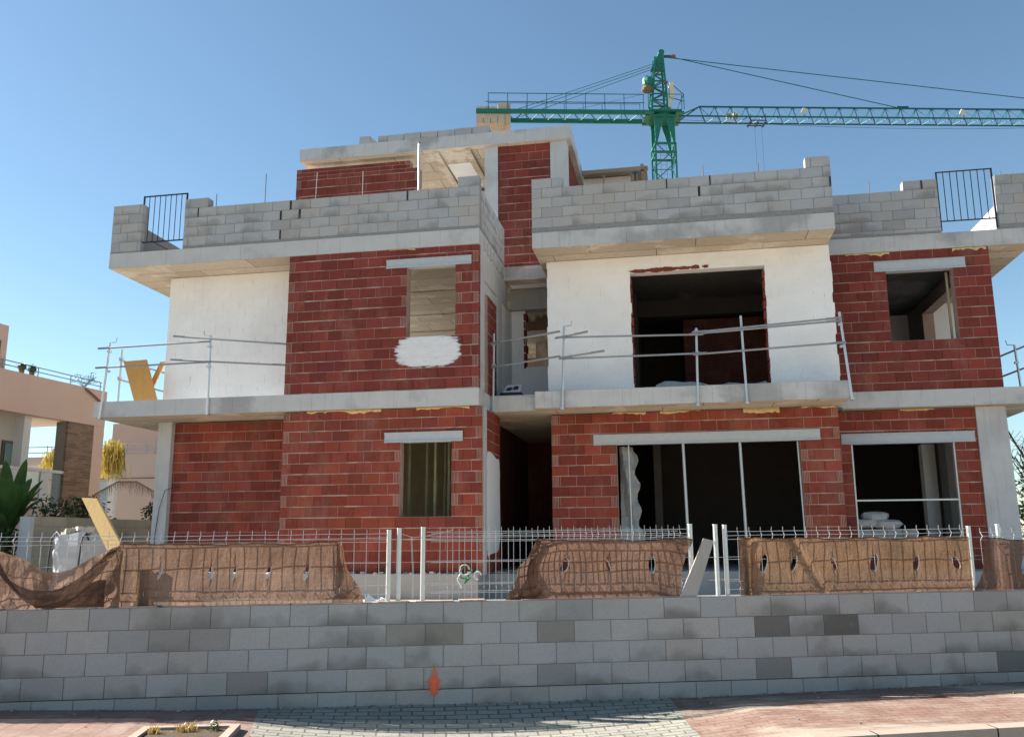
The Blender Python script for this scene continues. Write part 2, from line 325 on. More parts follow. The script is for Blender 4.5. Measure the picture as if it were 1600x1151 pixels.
# ------------------------------------------------------------------ masonry
def tint_brick():
    k=R.uniform(.72,1.18); h=R.random()
    return (k*(1+.10*h),k*(1-.05*h+.16*(h>.92)),k*(1+.2*(h<.2)))
def tint_block():
    k=R.choice([R.uniform(.95,1.05)]*7+[R.uniform(.84,.93)]); w=R.uniform(-.03,.03)
    return (k*(1+w),k,k*(1-w))
def masonry(mb,F,rects,holes=(),opengap=0.0,*,zbase=0,course=.2,blen=.3,gv=.009,gh=.012,thick=.24,skin=.1,tint=tint_brick,slots=False,
            jit=.002,phase=(0,.5),smear=.6,rec=.005,jitlen=.0,tints=None,mskin=0,mcore=1,msmear=1,ragged=0.0):
    zs0=min(r[2] for r in rects); zs1=max(r[3] for r in rects)
    k0=math.floor((zs0-zbase)/course)
    zlines=set()
    k=k0
    while zbase+k*course<zs1+1e-6:
        zlines.add(round(zbase+k*course,4)); k+=1
    for r in list(rects)+list(holes):
        for z in (r[2],r[3]):
            if zs0-1e-6<=z<=zs1+1e-6 and min(abs(z-q) for q in zlines)>.062: zlines.add(round(z,4))
    snap=lambda z: min(zlines,key=lambda q:abs(q-z)) if min(abs(z-q) for q in zlines)<=.062 else z
    zl=sorted(z for z in zlines if zs0-.063<=z<=zs1+.063)
    for i in range(len(zl)-1):
        a,b=zl[i],zl[i+1]
        if b-a<.02: continue
        mid=(a+b)/2; kc=int(math.floor((mid-zbase)/course+1e-6))
        iv=[]
        for r in rects:
            if snap(r[2])<mid<snap(r[3]): iv.append([r[0],r[1]])
        iv.sort(); mg=[]
        for q in iv:
            if mg and q[0]<=mg[-1][1]+1e-6: mg[-1][1]=max(mg[-1][1],q[1])
            else: mg.append(q)
        for h in holes:
            if snap(h[2])<mid<snap(h[3]):
                out=[]
                for q in mg:
                    if h[1]<=q[0] or h[0]>=q[1]: out.append(q); continue
                    if h[0]>q[0]+.01: out.append([q[0],h[0]])
                    if h[1]<q[1]-.01: out.append([h[1],q[1]])
                mg=out
        for x0,x1 in mg:
            if ragged: x0-=R.uniform(0,ragged); x1+=R.uniform(-ragged,ragged)
            mb.box(F,x0+.004,x1-.004,rec,thick,a,b,mcore)
            segs=[]; x=x0
            ph=phase[kc%2]*blen
            nx=math.floor((x0-ph)/blen+1e-6)*blen+ph+blen
            if slots and kc%2==0:
                if x1-x0>.4:
                    segs.append((x0,x0+.12,1)); x=x0+.12
            end=x1-(.12 if slots and kc%2==0 and x1-x0>.4 else 0)
            while x<end-1e-4:
                e=min(end,nx+R.uniform(-jitlen,jitlen)); nx+=blen
                if end-e<.05: e=end
                if e-x<.03: continue
                segs.append((x,e,0)); x=e
            if end<x1-1e-4: segs.append((end,x1,1))
            for (p,q,sl) in segs:
                tn=tint() if tints is None else (tints(kc,(p+q)/2) or tint())
                yo=R.uniform(-jit,jit)
                zA,zB=a+gh/2,b-gh/2
                if opengap and not sl and q-p>.2 and R.random()<opengap:
                    g_=R.uniform(.02,.045); q-=g_; mb.box(F,q-gv/2,q+g_-gv/2,rec-.002,rec+.05,zA,zB,mskin,(.06,.06,.06))
                if sl:
                    nS=4; w=(q-p-gv)/nS
                    for s_ in range(nS): mb.box(F,p+gv/2+s_*w+.0065,p+gv/2+(s_+1)*w-.0065,yo,skin,zA,zB,mskin,tn)
                else:
                    mb.box(F,p+gv/2,q-gv/2,yo,skin,zA,zB,mskin,tn)
                    if smear and q<x1-.02 and R.random()<.5:
                        mb.quad([F.p(q-gv/2,rec-.002,zA),F.p(q+gv/2,rec-.002,zA),F.p(q+gv/2,rec-.002,zB),F.p(q-gv/2,rec-.002,zB)],mskin,(.30,.25,.25))
            if smear and R.random()<smear:
                x=x0+R.uniform(0,.4)
                while x<x1-.1:
                    ln=R.uniform(.2,1.6); e=min(x1-.02,x+ln); px=x; ph_=.006; kk=R.uniform(.7,1.25)
                    while px<e-.02:
                        qx=min(e,px+R.uniform(.06,.2)); th=kk*R.uniform(.004,.0125) if qx<e-.03 else .004
                        mb.quad([F.p(px,-.0035,a-ph_),F.p(qx,-.0035,a-th),F.p(qx,-.0035,a+th),F.p(px,-.0035,a+ph_)],msmear,(1,1,1))
                        px=qx; ph_=th
                    x=e+R.uniform(.1,1.5)

def ragged_poly(mb,F,cx,cz,rx,rz,y,thick,mat=0,n=40,amp=.12,sq=1.0,seed=0):
    rr=random.Random(seed); pts=[]
    ph=[rr.uniform(0,6.28) for _ in range(5)]
    for k in range(n):
        a=2*math.pi*k/n; w=1+amp*sum(math.sin((i*2+3)*a+ph[i])/(1+.5*i) for i in range(5))*.6+rr.uniform(-amp,amp)*.6
        ca,sa=math.cos(a),math.sin(a); p=(abs(ca)**sq)*math.copysign(1,ca); q=(abs(sa)**sq)*math.copysign(1,sa)
        pts.append((cx+rx*p*w,cz+rz*q*w))
    for k in range(n):
        j=(k+1)%n
        mb.quad([F.p(cx,y-thick,cz),F.p(pts[k][0],y-thick*.7,pts[k][1]),F.p(pts[j][0],y-thick*.7,pts[j][1])],mat)
        mb.quad([F.p(pts[k][0],y-thick*.7,pts[k][1]),F.p(pts[k][0],y+.002,pts[k][1]),F.p(pts[j][0],y+.002,pts[j][1]),F.p(pts[j][0],y-thick*.7,pts[j][1])],mat)

def foam_strip(mb,F,x0,x1,ztop,y,hmin,hmax,seed):
    rr=random.Random(seed); x=x0; h=rr.uniform(hmin,hmax)
    while x<x1:
        q=x+rr.uniform(.03,.09); h2=max(hmin,min(hmax,h+rr.uniform(-.5,.5)*(hmax-hmin)))
        t=rr.uniform(.004,.02)
        mb.quad([F.p(x,y-.006,ztop-h),F.p(q,y-.006,ztop-h2),F.p(q,y-t-.008,ztop-h2*.4),F.p(x,y-t-.008,ztop-h*.4)],0,smooth=True)
        mb.quad([F.p(x,y-t-.008,ztop-h*.4),F.p(q,y-t-.008,ztop-h2*.4),F.p(q,y-.004,ztop),F.p(x,y-.004,ztop)],0,smooth=True)
        x=q;h=h2

# ------------------------------------------------------------------ levels
GF=.96; F1b,F1t=3.935,4.25; Rb,Rt=6.99,7.30; PHb,PHt=10.31,10.61; BACK=11.0
bl=thing('unfinished_house','unfinished two storey house of red hollow brick, white render and grey concrete slabs','building',(0,4,0))
def part(mb,name,mats,**kw): return mb.build(name,mats,bl,**kw)

# ---- slabs
def slab(name,boxes,mats=('concrete','soffit'),**kw):
    mb=MB()
    for b in boxes: mb.box(W,*b,mat=0,mats={'o':1})
    return part(mb,name,[M[m] for m in mats],**kw)
slab('floor_slab',[(-7.79,0,0,BACK,F1b,F1t)])
slab('floor_slab',[(0,.92,1.0,BACK,F1b+.004,F1t)])
slab('floor_slab',[(.92,6.52,.68,BACK,F1b,F1t)])
slab('floor_slab',[(6.52,10.2,2.06,BACK,F1b,F1t)])
slab('roof_slab',[(-7.72,0,0,BACK,Rb,Rt)])
slab('roof_slab',[(0,.93,2.49,BACK,Rb+.004,Rt)])
slab('roof_slab',[(.93,6.46,.5,BACK,Rb,Rt)])
slab('roof_slab',[(6.46,10.3,2.06,BACK,Rb,Rt)])
slab('penthouse_roof_slab',[(-4.97,1.45,2.8,9.0,PHb,PHt)])
mb=MB(); mb.box(W,-6.95,.0,-.08,BACK,.2,.95); mb.box(W,0,1.0,.6,BACK,.2,.93); mb.box(W,1.0,9.75,1.0,BACK,.2,GF)
part(mb,'ground_slab',M['plinth'])
# joist ends on the right side of the left roof slab
for k in range(7):
    mb=MB(); mb.box(Frame((0,0,0),(0,1)),.42+k*.29,.50+k*.29,-.03,.02,Rb+.005,Rt-.06,0); part(mb,'joist_end',M['concrete'])
# rubble and mortar lumps along plinth top
mb=MB()
for k in range(150):
    x=R.uniform(-6.8,.0); s=R.uniform(.01,.04); F=Frame((x,-.04+R.uniform(-.03,.1),.95),(1,R.uniform(-.8,.8))); c=R.uniform(.7,1.2)
    mb.box(F,-s,s,-s*.7,s*.7,-.01,s*R.uniform(.5,1.2),0,(c,c,c))
for k in range(90):
    x=R.uniform(.1,1.0); s=R.uniform(.015,.05); F=Frame((x,R.uniform(.62,2.2),.93),(1,R.uniform(-.8,.8))); c=R.uniform(.5,1.1)
    mb.box(F,-s,s,-s*.7,s*.7,-.01,s*R.uniform(.5,1.2),0,(c,c,c))
o=part(mb,'mortar_rubble',M['rubble']); o['kind']='stuff'

BM=[M['brick'],M['mortar']]; BL=[M['brick_low'],M['mortar']]
# ---- left block, ground floor
F0=Frame((0,.1,0))
mb=MB(); masonry(mb,F0,[(-3.82,.045,.95,F1b-.02)],[(-1.5,-.53,1.93,3.30)],zbase=.95,blen=.315,slots=True,smear=.95)
part(mb,'brick_wall',BL,label='red brick wall with a small window opening full of steel props')
mb=MB(); masonry(mb,Frame((0,.98,0)),[(-6.6,-3.6,.95,F1b-.03)],zbase=.91,blen=.305,smear=.6); part(mb,'brick_wall',BL)
mb=MB(); masonry(mb,Frame((-3.82,.98,0),(0,-1)),[(0,.87,.95,F1b-.02)],zbase=.95,smear=.3); part(mb,'brick_wall',BL)
mb=MB(); mb.box(W,-6.90,-6.60,.86,1.2,.5,F1b-.004); part(mb,'column',M['column'])
mb=MB(); mb.path([(-6.78,.84,.9),(-6.8,.83,1.6),(-6.74,.83,2.2),(-6.62,.8,2.55),(-6.45,.9,2.62),(-6.35,.9,2.6)],.008,0,5); part(mb,'loose_cable',M['strap'])
def lintel(x0,x1,z0,z1,y,F=W):
    mb=MB(); mb.box(F,x0,x1,y-.012,y+.16,z0,z1); mb.box(F,x0-.003,x1+.003,y-.03,y-.0125,z0-.004,z0+.022); mb.box(F,x0-.003,x1+.003,y-.024,y-.0125,z1-.03,z1-.004)
    return part(mb,'lintel',M['lintel'])
lintel(-1.8,-.32,3.30,3.485,.09)
# ground-floor right return of the left block (faces the passage)
FX=Frame((.05,0,0),(0,1))
mb=MB(); mb.box(FX,.205,.40,-.012,.2,.93,F1b-.004); part(mb,'column',M['column'])
mb=MB(); masonry(mb,FX,[(.402,1.68,.93,F1b-.02)],zbase=.95,smear=.7); part(mb,'brick_wall',BL)
mb=MB(); ragged_poly(mb,FX,.99,2.2,.62,.92,-.003,.012,0,44,.05,.35,3); part(mb,'plaster_patch',M['plaster'])
mb=MB(); mb.box(FX,1.70,6.5,.25,.4,.93,F1b-.006); mb.box(FX,6.5,6.7,-1.2,.4,.93,F1b-.006); mb.box(Frame((1.1,6.5,0),(0,-1)),0,4.9,0,.15,.93,F1b-.006); part(mb,'inner_wall',M['brick_shaded'])
# left block: closed room behind the ground window
mb=MB(); mb.box(W,-3.4,-.25,3.6,3.75,.95,F1b-.004); part(mb,'inner_wall',M['olive_wall'])
# ---- left block, upper floor
FU=Frame((0,.02,0))
mb=MB(); masonry(mb,FU,[(-3.80,-.0,F1t,Rb)],[(-1.40,-.46,5.26,6.61)],zbase=F1t+.01,blen=.312,slots=True,smear=.9)
part(mb,'brick_wall',BM,label='dark red upper brick wall with a white patch below its window opening')
lintel(-1.81,-.15,6.615,6.785,.02)
mb=MB(); mb.box(FU,-1.63,-.31,-.0075,-.004,4.645,5.255)
part(mb,'plaster_patch',M['smeared'])
mb=MB(); masonry(mb,Frame((0,.86,0)),[(-6.85,-3.6,F1t,Rb-.01)],zbase=F1t,blen=.33,smear=0,gv=.003,gh=.003,jit=.0025,rec=.003,mskin=0,mcore=0,tint=lambda:(1,1,1))
part(mb,'rendered_wall',[M['white']],label='whitewashed wall behind the left balcony')
mb=MB(); masonry(mb,Frame((-3.8,.86,0),(0,-1)),[(0,.83,F1t,Rb-.01)],zbase=F1t,smear=.3); part(mb,'brick_wall',BM)
# left side wall with openings that let the sun into the upper rooms
mb=MB(); FL=Frame((-6.85,BACK,0),(0,-1))
masonry(mb,FL,[(0,10.1,F1t,Rb-.01)],[(.6,9.7,F1t-.01,6.9)],zbase=F1t,blen=.4,smear=0,gv=.003,gh=.003,mskin=0,mcore=0,tint=lambda:(1,1,1)); part(mb,'rendered_wall',[M['white']])
mb=MB(); masonry(mb,Frame((-.4,BACK,0),(-1,0)),[(0,6.4,F1t,Rb-.01)],[(.5,5.9,4.6,6.85)],zbase=F1t,blen=.4,smear=0); part(mb,'brick_wall',BM)
# beams in the ceiling
mb=MB()
for y in (2.9,4.9,6.6): mb.box(W,-6.5,-.35,y,y+.16,Rb-.03,Rb-.004)
part(mb,'ceiling_beam',M['soffit'])
# upper right return (recess side)
FX0=Frame((0,0,0),(0,1))
mb=MB(); masonry(mb,FX0,[(.02,.115,F1t,Rb)],zbase=F1t-.05,smear=0); part(mb,'brick_wall',BM)
mb=MB(); mb.box(FX0,.12,.46,-.006,.3,F1t,Rb-.004); part(mb,'column',M['column'])
mb=MB(); masonry(mb,FX0,[(.76,1.62,F1t,6.2)],zbase=F1t,slots=True,blen=.12); part(mb,'brick_wall',BM)
mb=MB(); mb.box(FX0,.46,2.8,-.004,.25,6.42,Rb-.006); mb.box(FX0,.46,1.64,.02,.25,6.2,6.415); mb.box(FX0,1.66,2.12,-.006,.3,F1t,6.415); part(mb,'column',M['column'])
mb=MB(); mb.box(FX0,2.12,3.4,-.002,.2,F1t,6.41); part(mb,'rendered_wall',M['white'])
mb=MB(); FB=Frame((0,3.3,0))
masonry(mb,FB,[(.0,1.06,F1t,6.52)],[(.31,1.2,5.22,6.50)],zbase=F1t,blen=.4,smear=0,gv=.003,gh=.003,mskin=0,mcore=0,tint=lambda:(1,1,1)); part(mb,'rendered_wall',[M['white']])
mb=MB()
for k in range(7): mb.box(FB,.27,.31+R.uniform(-.01,.03),-.012,.2,5.22+k*.18,5.22+k*.18+.155,0,tint_brick())
part(mb,'brick_jamb',BM)
mb=MB(); mb.box(W,0,1.06,3.18,3.5,6.52,Rb-.004); part(mb,'concrete_beam',M['plinth'])
mb=MB(); mb.box(W,.06,.85,2.82,3.06,6.972,6.986); part(mb,'plaster_patch',M['white'])
mb=MB(); mb.box(W,-.3,1.06,5.5,5.8,6.6,Rb-.004); part(mb,'concrete_beam',M['soffit'])
mb=MB(); mb.box(W,-.3,1.06,8.6,8.8,F1t,Rb-.004); part(mb,'inner_wall',M['soffit'])
# rough concrete lump on the recess slab edge
mb=MB(); ragged_poly(mb,Frame((0,1.0,0)),.52,4.1,.38,.13,-.003,.012,0,40,.07,.6,8); part(mb,'mortar_patch',M['column'])
mb=MB(); ragged_poly(mb,Frame((0,2.49,0)),.62,7.12,.36,.13,-.003,.012,0,40,.08,.6,9); part(mb,'mortar_patch',M['column'])

# ---- right block, ground floor
FR=Frame((0,1.55,0))
mb=MB(); masonry(mb,FR,[(1.10,6.45,GF,F1b-.02)],[(2.36,5.74,GF-.02,3.31)],zbase=.93,blen=.315,slots=True,smear=.95)
part(mb,'brick_wall',BL,label='red brick wall around a wide dark opening with four thin props')
lintel(1.92,6.1,3.31,3.51,1.54)
mb=MB(); masonry(mb,Frame((6.45,1.55,0),(0,1)),[(0,.8,GF,F1b-.02)],zbase=.93,smear=.4); part(mb,'brick_wall',BL)
mb=MB(); masonry(mb,Frame((1.10,2.6,0),(0,-1)),[(0,1.04,GF,F1b-.02)],zbase=.93,smear=.4); part(mb,'brick_wall',BL)
for xt,xb in ((2.58,2.60),(3.61,3.64),(4.66,4.69),(5.70,5.73)):
    mb=MB(); mb.tube((xt,1.62,3.31),(xb,1.6,GF),.016 if xt not in (3.61,4.66) else .028,0,8); mb.box(Frame((xb,1.6,0)),-.06,.06,-.06,.06,GF,GF+.01); part(mb,'steel_prop',M['steel'])
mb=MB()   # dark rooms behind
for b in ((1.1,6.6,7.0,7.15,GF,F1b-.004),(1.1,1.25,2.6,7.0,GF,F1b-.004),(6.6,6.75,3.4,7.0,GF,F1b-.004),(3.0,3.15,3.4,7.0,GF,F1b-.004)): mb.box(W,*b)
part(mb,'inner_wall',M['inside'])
# ---- right block, upper floor
FRW=Frame((0,1.36,0))
mb=MB(); masonry(mb,FRW,[(1.09,6.49,F1t,Rb-.01)],[(2.73,5.28,4.37,6.59)],zbase=F1t,blen=.33,smear=0,gv=.003,gh=.003,jit=.003,rec=.003,mskin=0,mcore=0,tint=lambda:(1,1,1),ragged=.018)
part(mb,'rendered_wall',[M['white']],label='whitewashed upper wall around a big dark opening')
mb=MB()
for x0,w,h,s in ((2.95,.24,.035,1),(3.22,.16,.05,2),(3.5,.2,.045,3),(3.78,.15,.035,4),(3.98,.1,.04,5),(4.18,.06,.03,6)): ragged_poly(mb,FRW,x0,6.68+(x0-3)*.015,w,h,-.004,.006,0,22,.22,1,s)
part(mb,'exposed_brick',M['brick'])
mb=MB()   # brick showing raggedly at the jambs of the opening
for z in range(11):
    zz=4.4+z*.2
    mb.box(FRW,2.73,2.75+R.uniform(0,.03),.02,.2,zz,zz+.16,0,tint_brick()); mb.box(FRW,5.25-R.uniform(0,.03),5.28,.02,.2,zz,zz+.16,0,tint_brick())
mb.box(FRW,2.73,5.28,.05,.24,F1t,4.36,0); part(mb,'brick_jamb',BM)
mb=MB()
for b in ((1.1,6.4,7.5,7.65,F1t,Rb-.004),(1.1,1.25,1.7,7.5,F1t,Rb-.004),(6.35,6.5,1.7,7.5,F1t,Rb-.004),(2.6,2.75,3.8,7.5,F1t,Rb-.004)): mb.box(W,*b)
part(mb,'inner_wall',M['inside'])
mb=MB(); masonry(mb,Frame((0,4.6,0)),[(3.75,6.35,F1t,6.5)],zbase=F1t,smear=.2); part(mb,'brick_wall',[M['brick_shaded'],M['inside']])
mb=MB(); mb.box(W,1.25,6.35,4.55,4.9,6.55,6.93); part(mb,'ceiling_beam',M['inside'])
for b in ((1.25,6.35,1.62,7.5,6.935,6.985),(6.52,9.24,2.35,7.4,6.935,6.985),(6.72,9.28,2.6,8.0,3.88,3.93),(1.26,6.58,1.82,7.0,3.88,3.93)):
    mb=MB(); mb.box(W,*b); part(mb,'added_shade_ceiling',M['ceil_shade'])  # sheets added below the slabs, dark to paint the rooms' shade
# torn sheet and rubble on the sill
mb=MB(); pts=[]
for k in range(13):
    x=3.15+k*.17; h=4.39+.10*math.exp(-((x-3.55)/.35)**2)+.03*math.sin(k*1.7)
    pts.append((x,h))
for k in range(12):
    (x0,h0),(x1,h1)=pts[k],pts[k+1]
    mb.quad([(x0,1.30,F1t+.1),(x1,1.30,F1t+.1),(x1,1.42,h1),(x0,1.42,h0)],0,smooth=True); mb.quad([(x0,1.42,h0),(x1,1.42,h1),(x1,1.8,h1-.06),(x0,1.8,h0-.06)],0,smooth=True)
tag(mb.build('plastic_sheet',M['roll']),'crumpled grey sheet lying on the sill of the big upper opening','sheet')

# ---- far right bay
FRR=Frame((0,2.08,0))
mb=MB(); masonry(mb,FRR,[(6.5,9.50,F1t,Rb)],[(7.62,8.83,5.255,6.59)],zbase=F1t-.04,smear=.95,blen=.288)
part(mb,'brick_wall',BM,label='dark red upper brick wall of the right bay')
lintel(7.41,9.06,6.595,6.80,2.08)
mb=MB(); masonry(mb,Frame((9.50,2.08,0),(0,1)),[(.245,8.9,F1t,Rb-.01)],[(1.2,3.9,F1t-.01,6.7)],zbase=F1t,smear=.2); part(mb,'brick_wall',BM)
mb=MB(); mb.box(W,9.5,10.25,6.4,6.6,F1t,Rb-.01); mb.box(W,8.7,9.24,7.2,7.4,F1t,Rb-.01); part(mb,'rendered_wall',M['white'])
mb=MB(); mb.box(W,6.5,8.6,7.5,7.65,F1t,Rb-.006); part(mb,'inner_wall',M['inside'])
mb=MB(); mb.box(W,8.76,8.80,2.34,2.38,5.27,6.59); part(mb,'steel_prop',M['olive'])
FRG=Frame((0,2.32,0))
mb=MB(); masonry(mb,FRG,[(6.46,9.03,GF,F1b-.02)],[(6.77,8.62,1.2,3.28)],zbase=.93,smear=.6,blen=.32); part(mb,'brick_wall',BL)
lintel(6.60,8.98,3.285,3.485,2.32)
mb=MB(); mb.prism([(9.03,2.28,.5),(9.60,2.28,.5),(9.55,2.28,F1b-.006),(9.03,2.28,F1b-.006)],(0,.35,0)); part(mb,'column',M['column'])
mb=MB(); mb.prism([(9.604,2.43,.98),(9.604,2.46,.98),(9.556,2.46,3.9),(9.556,2.43,3.9)],(.006,0,0))
for k in range(16):
    z=1.0+k*.18; x=9.603-.05*(z-.5)/3.4; mb.box(Frame((x,2.42,0)),-.01,.012,0,.05,z,z+.11)
part(mb,'column_edge_form',M['rebar'])
mb=MB(); mb.box(FRG,6.775,8.62,.03,.05,2.205,2.235); mb.box(FRG,6.775,6.80,.02,.05,1.2,3.28); mb.box(FRG,8.595,8.62,.02,.05,1.2,3.28); part(mb,'window_bar',M['steel'])
mb=MB()
for b in ((6.75,9.5,8.0,8.15,GF,F1b-.006),): mb.box(W,*b)
part(mb,'inner_wall',M['inside'])
mb=MB(); mb.box(W,9.30,9.50,2.68,5.4,GF,F1b-.006); part(mb,'rendered_wall',M['column'])
mb=MB(); mb.box(W,9.30,9.50,5.95,8.0,GF,F1b-.006); part(mb,'inner_wall',M['inside'])
mb=MB(); mb.box(W,9.02,9.296,6.2,6.5,GF,F1b-.3); part(mb,'rendered_wall',M['white'])  # added white pier standing in for a sunlit strip of wall
mb=MB(); mb.box(W,9.75,10.2,4.4,4.6,3.45,F1b-.004); part(mb,'concrete_beam',M['column'])
# ---- foam strips under the slabs
for F_,x0_,x1_,zt_,h0_,h1_,sd in ((F0,-3.35,-1.9,F1b,.02,.10,1),(F0,-1.2,-.2,F1b,.01,.05,2),(FU,-1.75,-1.3,Rb,.01,.045,3),(FR,2.3,2.9,F1b,.02,.08,4),(FR,3.2,3.9,F1b,.01,.06,5),
        (FR,4.75,5.4,F1b,.01,.10,6),(FR,5.8,6.4,F1b,.01,.05,7),(FRR,6.9,7.7,Rb,.02,.09,8),(FRR,8.85,9.45,Rb,.03,.13,9),(FRG,7.7,8.3,F1b,.01,.04,10)):
    mb=MB(); foam_strip(mb,F_,x0_,x1_,zt_-.003,0,h0_,h1_,sd); part(mb,'foam_strip',M['foam'])
# ---- parapets of grey blocks
KM=[M['block'],M['bmortar']]
def blockwall(name,F,rects,holes=(),zbase=7.35,ph=(0,.5),thick=.2,open_=None,**kw):
    mb=MB(); masonry(mb,F,rects,holes,.045,zbase=zbase,blen=.4,gv=.007,gh=.006,thick=thick,skin=.12,tint=tint_block,jit=.003,smear=0,rec=.008,phase=ph)
    mb.box(F,min(r[0] for r in rects),max(r[1] for r in rects),.004,thick-.004,Rt,zbase,1) if zbase>Rt+.01 and zbase<8 else None
    return part(mb,name,KM,**kw)
P0=Frame((0,.004,0)); zt=8.16
blockwall('block_parapet',P0,[(-6.11,0,7.355,zt),(-6.11,-5.6,zt,8.37),(-.42,0,zt,8.36)],zbase=7.355)
blockwall('block_parapet',P0,[(-7.72,-7.05,7.33,8.35)],zbase=7.33,ph=(.2,.6),label='narrow block pier at the left roof corner with open joints')
blockwall('block_parapet',Frame((-.003,0,0),(0,1)),[(.21,2.49,7.355,zt)],zbase=7.355)
blockwall('block_parapet',Frame((-7.717,8.0,0),(0,-1)),[(0,7.79,7.33,8.14)],zbase=7.33)
P1=Frame((0,.504,0))
blockwall('block_parapet',P1,[(.925,6.46,7.40,8.20),(.925,1.53,8.2,8.37),(6.02,6.46,8.2,8.42)],zbase=7.40,ph=(.3,.8))
blockwall('block_parapet',Frame((6.457,.504,0),(0,1)),[(.21,1.55,7.40,8.2)],zbase=7.40)
blockwall('block_parapet',Frame((.928,4.0,0),(0,-1)),[(0,3.28,7.40,8.2)],zbase=7.40)
P2=Frame((0,2.064,0))
blockwall('block_parapet',P2,[(6.47,8.70,7.35,8.22),(8.07,8.70,8.22,8.41)],zbase=7.42,ph=(.1,.6))
blockwall('block_parapet',P2,[(9.74,10.3,7.35,8.41)],zbase=7.40,ph=(.1,.6))
blockwall('block_parapet',Frame((10.1,8.0,0),(0,-1)),[(0,5.73,7.35,8.2)],zbase=7.40)
# damp bed joint under the parapets
# starter bars
def rod(x,y,z0,z1,r=.008,lean=0,m='rebar'):
    mb=MB(); mb.tube((x,y,z0),(x+lean,y,z1),r,0,6); return part(mb,'starter_bar',M[m])
for a in ((-4.42,.1,8.1,8.80),(-5.48,.1,8.1,8.46),(4.19,.6,8.1,8.45),(5.2,.6,8.1,8.40),(7.47,2.16,8.15,8.5),(9.9,2.16,8.3,8.5),(10.1,2.16,8.3,8.47)): rod(*a)
rod(-3.41,.24,8.1,8.80,.007,.02,'column'); rod(-2.42,.24,8.1,8.75,.007,0,'column')
mb=MB(); mb.tube((-1.28,.28,7.5),(-1.28,.28,9.25),.022,0,10); mb.tube((-1.28,.28,9.25),(-1.28,.28,9.27),.027,1,10)
tag(mb.build('steel_pole',[M['steel'],M['black']]),'thin steel pole with a black cap standing behind the left parapet','pole')

# ---- penthouse
FP=Frame((0,2.95,0))
mb=MB(); masonry(mb,FP,[(-5.10,-2.30,Rt,10.17),(-2.30,-2.08,Rt,9.98)],zbase=Rt-.02,smear=.7,blen=.32,slots=True); part(mb,'brick_wall',BM,label='unfinished penthouse brick wall stopping short of its roof slab')
mb=MB(); masonry(mb,FP,[(-.22,.97,Rt,PHb-.004)],zbase=Rt+.02,smear=.8,blen=.32); part(mb,'brick_wall',BM,label='tall narrow brick wall of the penthouse')
for x0,x1 in ((-.525,-.225),(.975,1.35)):
    mb=MB(); mb.box(W,x0,x1,2.9,3.22,Rt,PHb-.004); part(mb,'column',M['column'])
mb=MB(); masonry(mb,Frame((1.33,3.22,0),(0,1)),[(0,4.6,Rt,PHb-.004)],[(1.2,3.5,Rt+.9,9.6)],zbase=Rt,smear=.3); part(mb,'brick_wall',BM)
mb=MB(); mb.box(W,-4.9,-2.6,8.6,8.8,Rt,PHb-.004); mb.box(W,-2.6,-.2,6.2,6.4,Rt,9.82); part(mb,'inner_wall',M['soffit'])
mb=MB()
for x in (-1.75,-1.0): mb.box(W,x,x+.14,2.9,6.2,PHb-.07,PHb-.004)
mb.box(W,-2.4,-.3,5.2,5.5,PHb-.09,PHb-.071); mb.box(W,-1.58,-1.02,3.6,5.0,PHb-.03,PHb-.004,1); part(mb,'ceiling_beam',[M['soffit'],M['white']])
mb=MB(); masonry(mb,Frame((0,2.82,0)),[(-3.51,-3.24,PHt,10.80)],zbase=PHt,blen=.27,tint=tint_block,smear=0,thick=.2)
v=MB()
for k in range(7):
    x0=-3.05+k*.405-(.0 if k else 0); x1=x0+(.4 if k else .22)
    if k: x0-=.18; x1-=.18
    v.box(Frame((x0,2.82,PHt)),0,x1-x0-.008,R.uniform(-.01,.01),.2,0,.17+R.uniform(-.01,.012),0,tint_block())
v.v+= []; part(mb,'loose_block',KM); part(v,'block_course',KM)
mb=MB(); mb.prism([(-3.24,2.82,PHt+.002),(-3.05,2.82,PHt+.002),(-3.24,2.82,10.78)],(0,.18,0)); part(mb,'block_shard',KM)
# formwork deck right of the penthouse
mb=MB(); mb.box(W,1.46,3.05,5.2,7.6,10.52,10.55); mb.box(W,1.46,3.08,5.15,5.22,10.43,10.518); mb.box(W,2.9,2.98,5.0,7.8,10.43,10.518); part(mb,'formwork_deck',M['formply'])
mb=MB(); mb.box(W,1.36,2.62,5.62,5.8,10.02,10.50); part(mb,'rendered_wall',M['white'])
mb=MB(); mb.box(W,1.36,2.6,5.63,5.8,Rt,10.016); part(mb,'concrete_beam',M['plinth'])
for x,y,m in ((1.98,5.3,'olive'),(2.76,5.3,'blue'),(2.45,5.45,'olive')):
    mb=MB(); zt_=10.428 if y<5.4 else 10.22; mb.tube((x,y,Rt),(x,y,9.2),.03,0,8); mb.tube((x,y,9.2),(x,y,zt_),.022,0,8); mb.box(Frame((x,y,0)),-.07,.07,-.05,.05,zt_-.02,zt_)
    part(mb,'steel_prop',M[m])

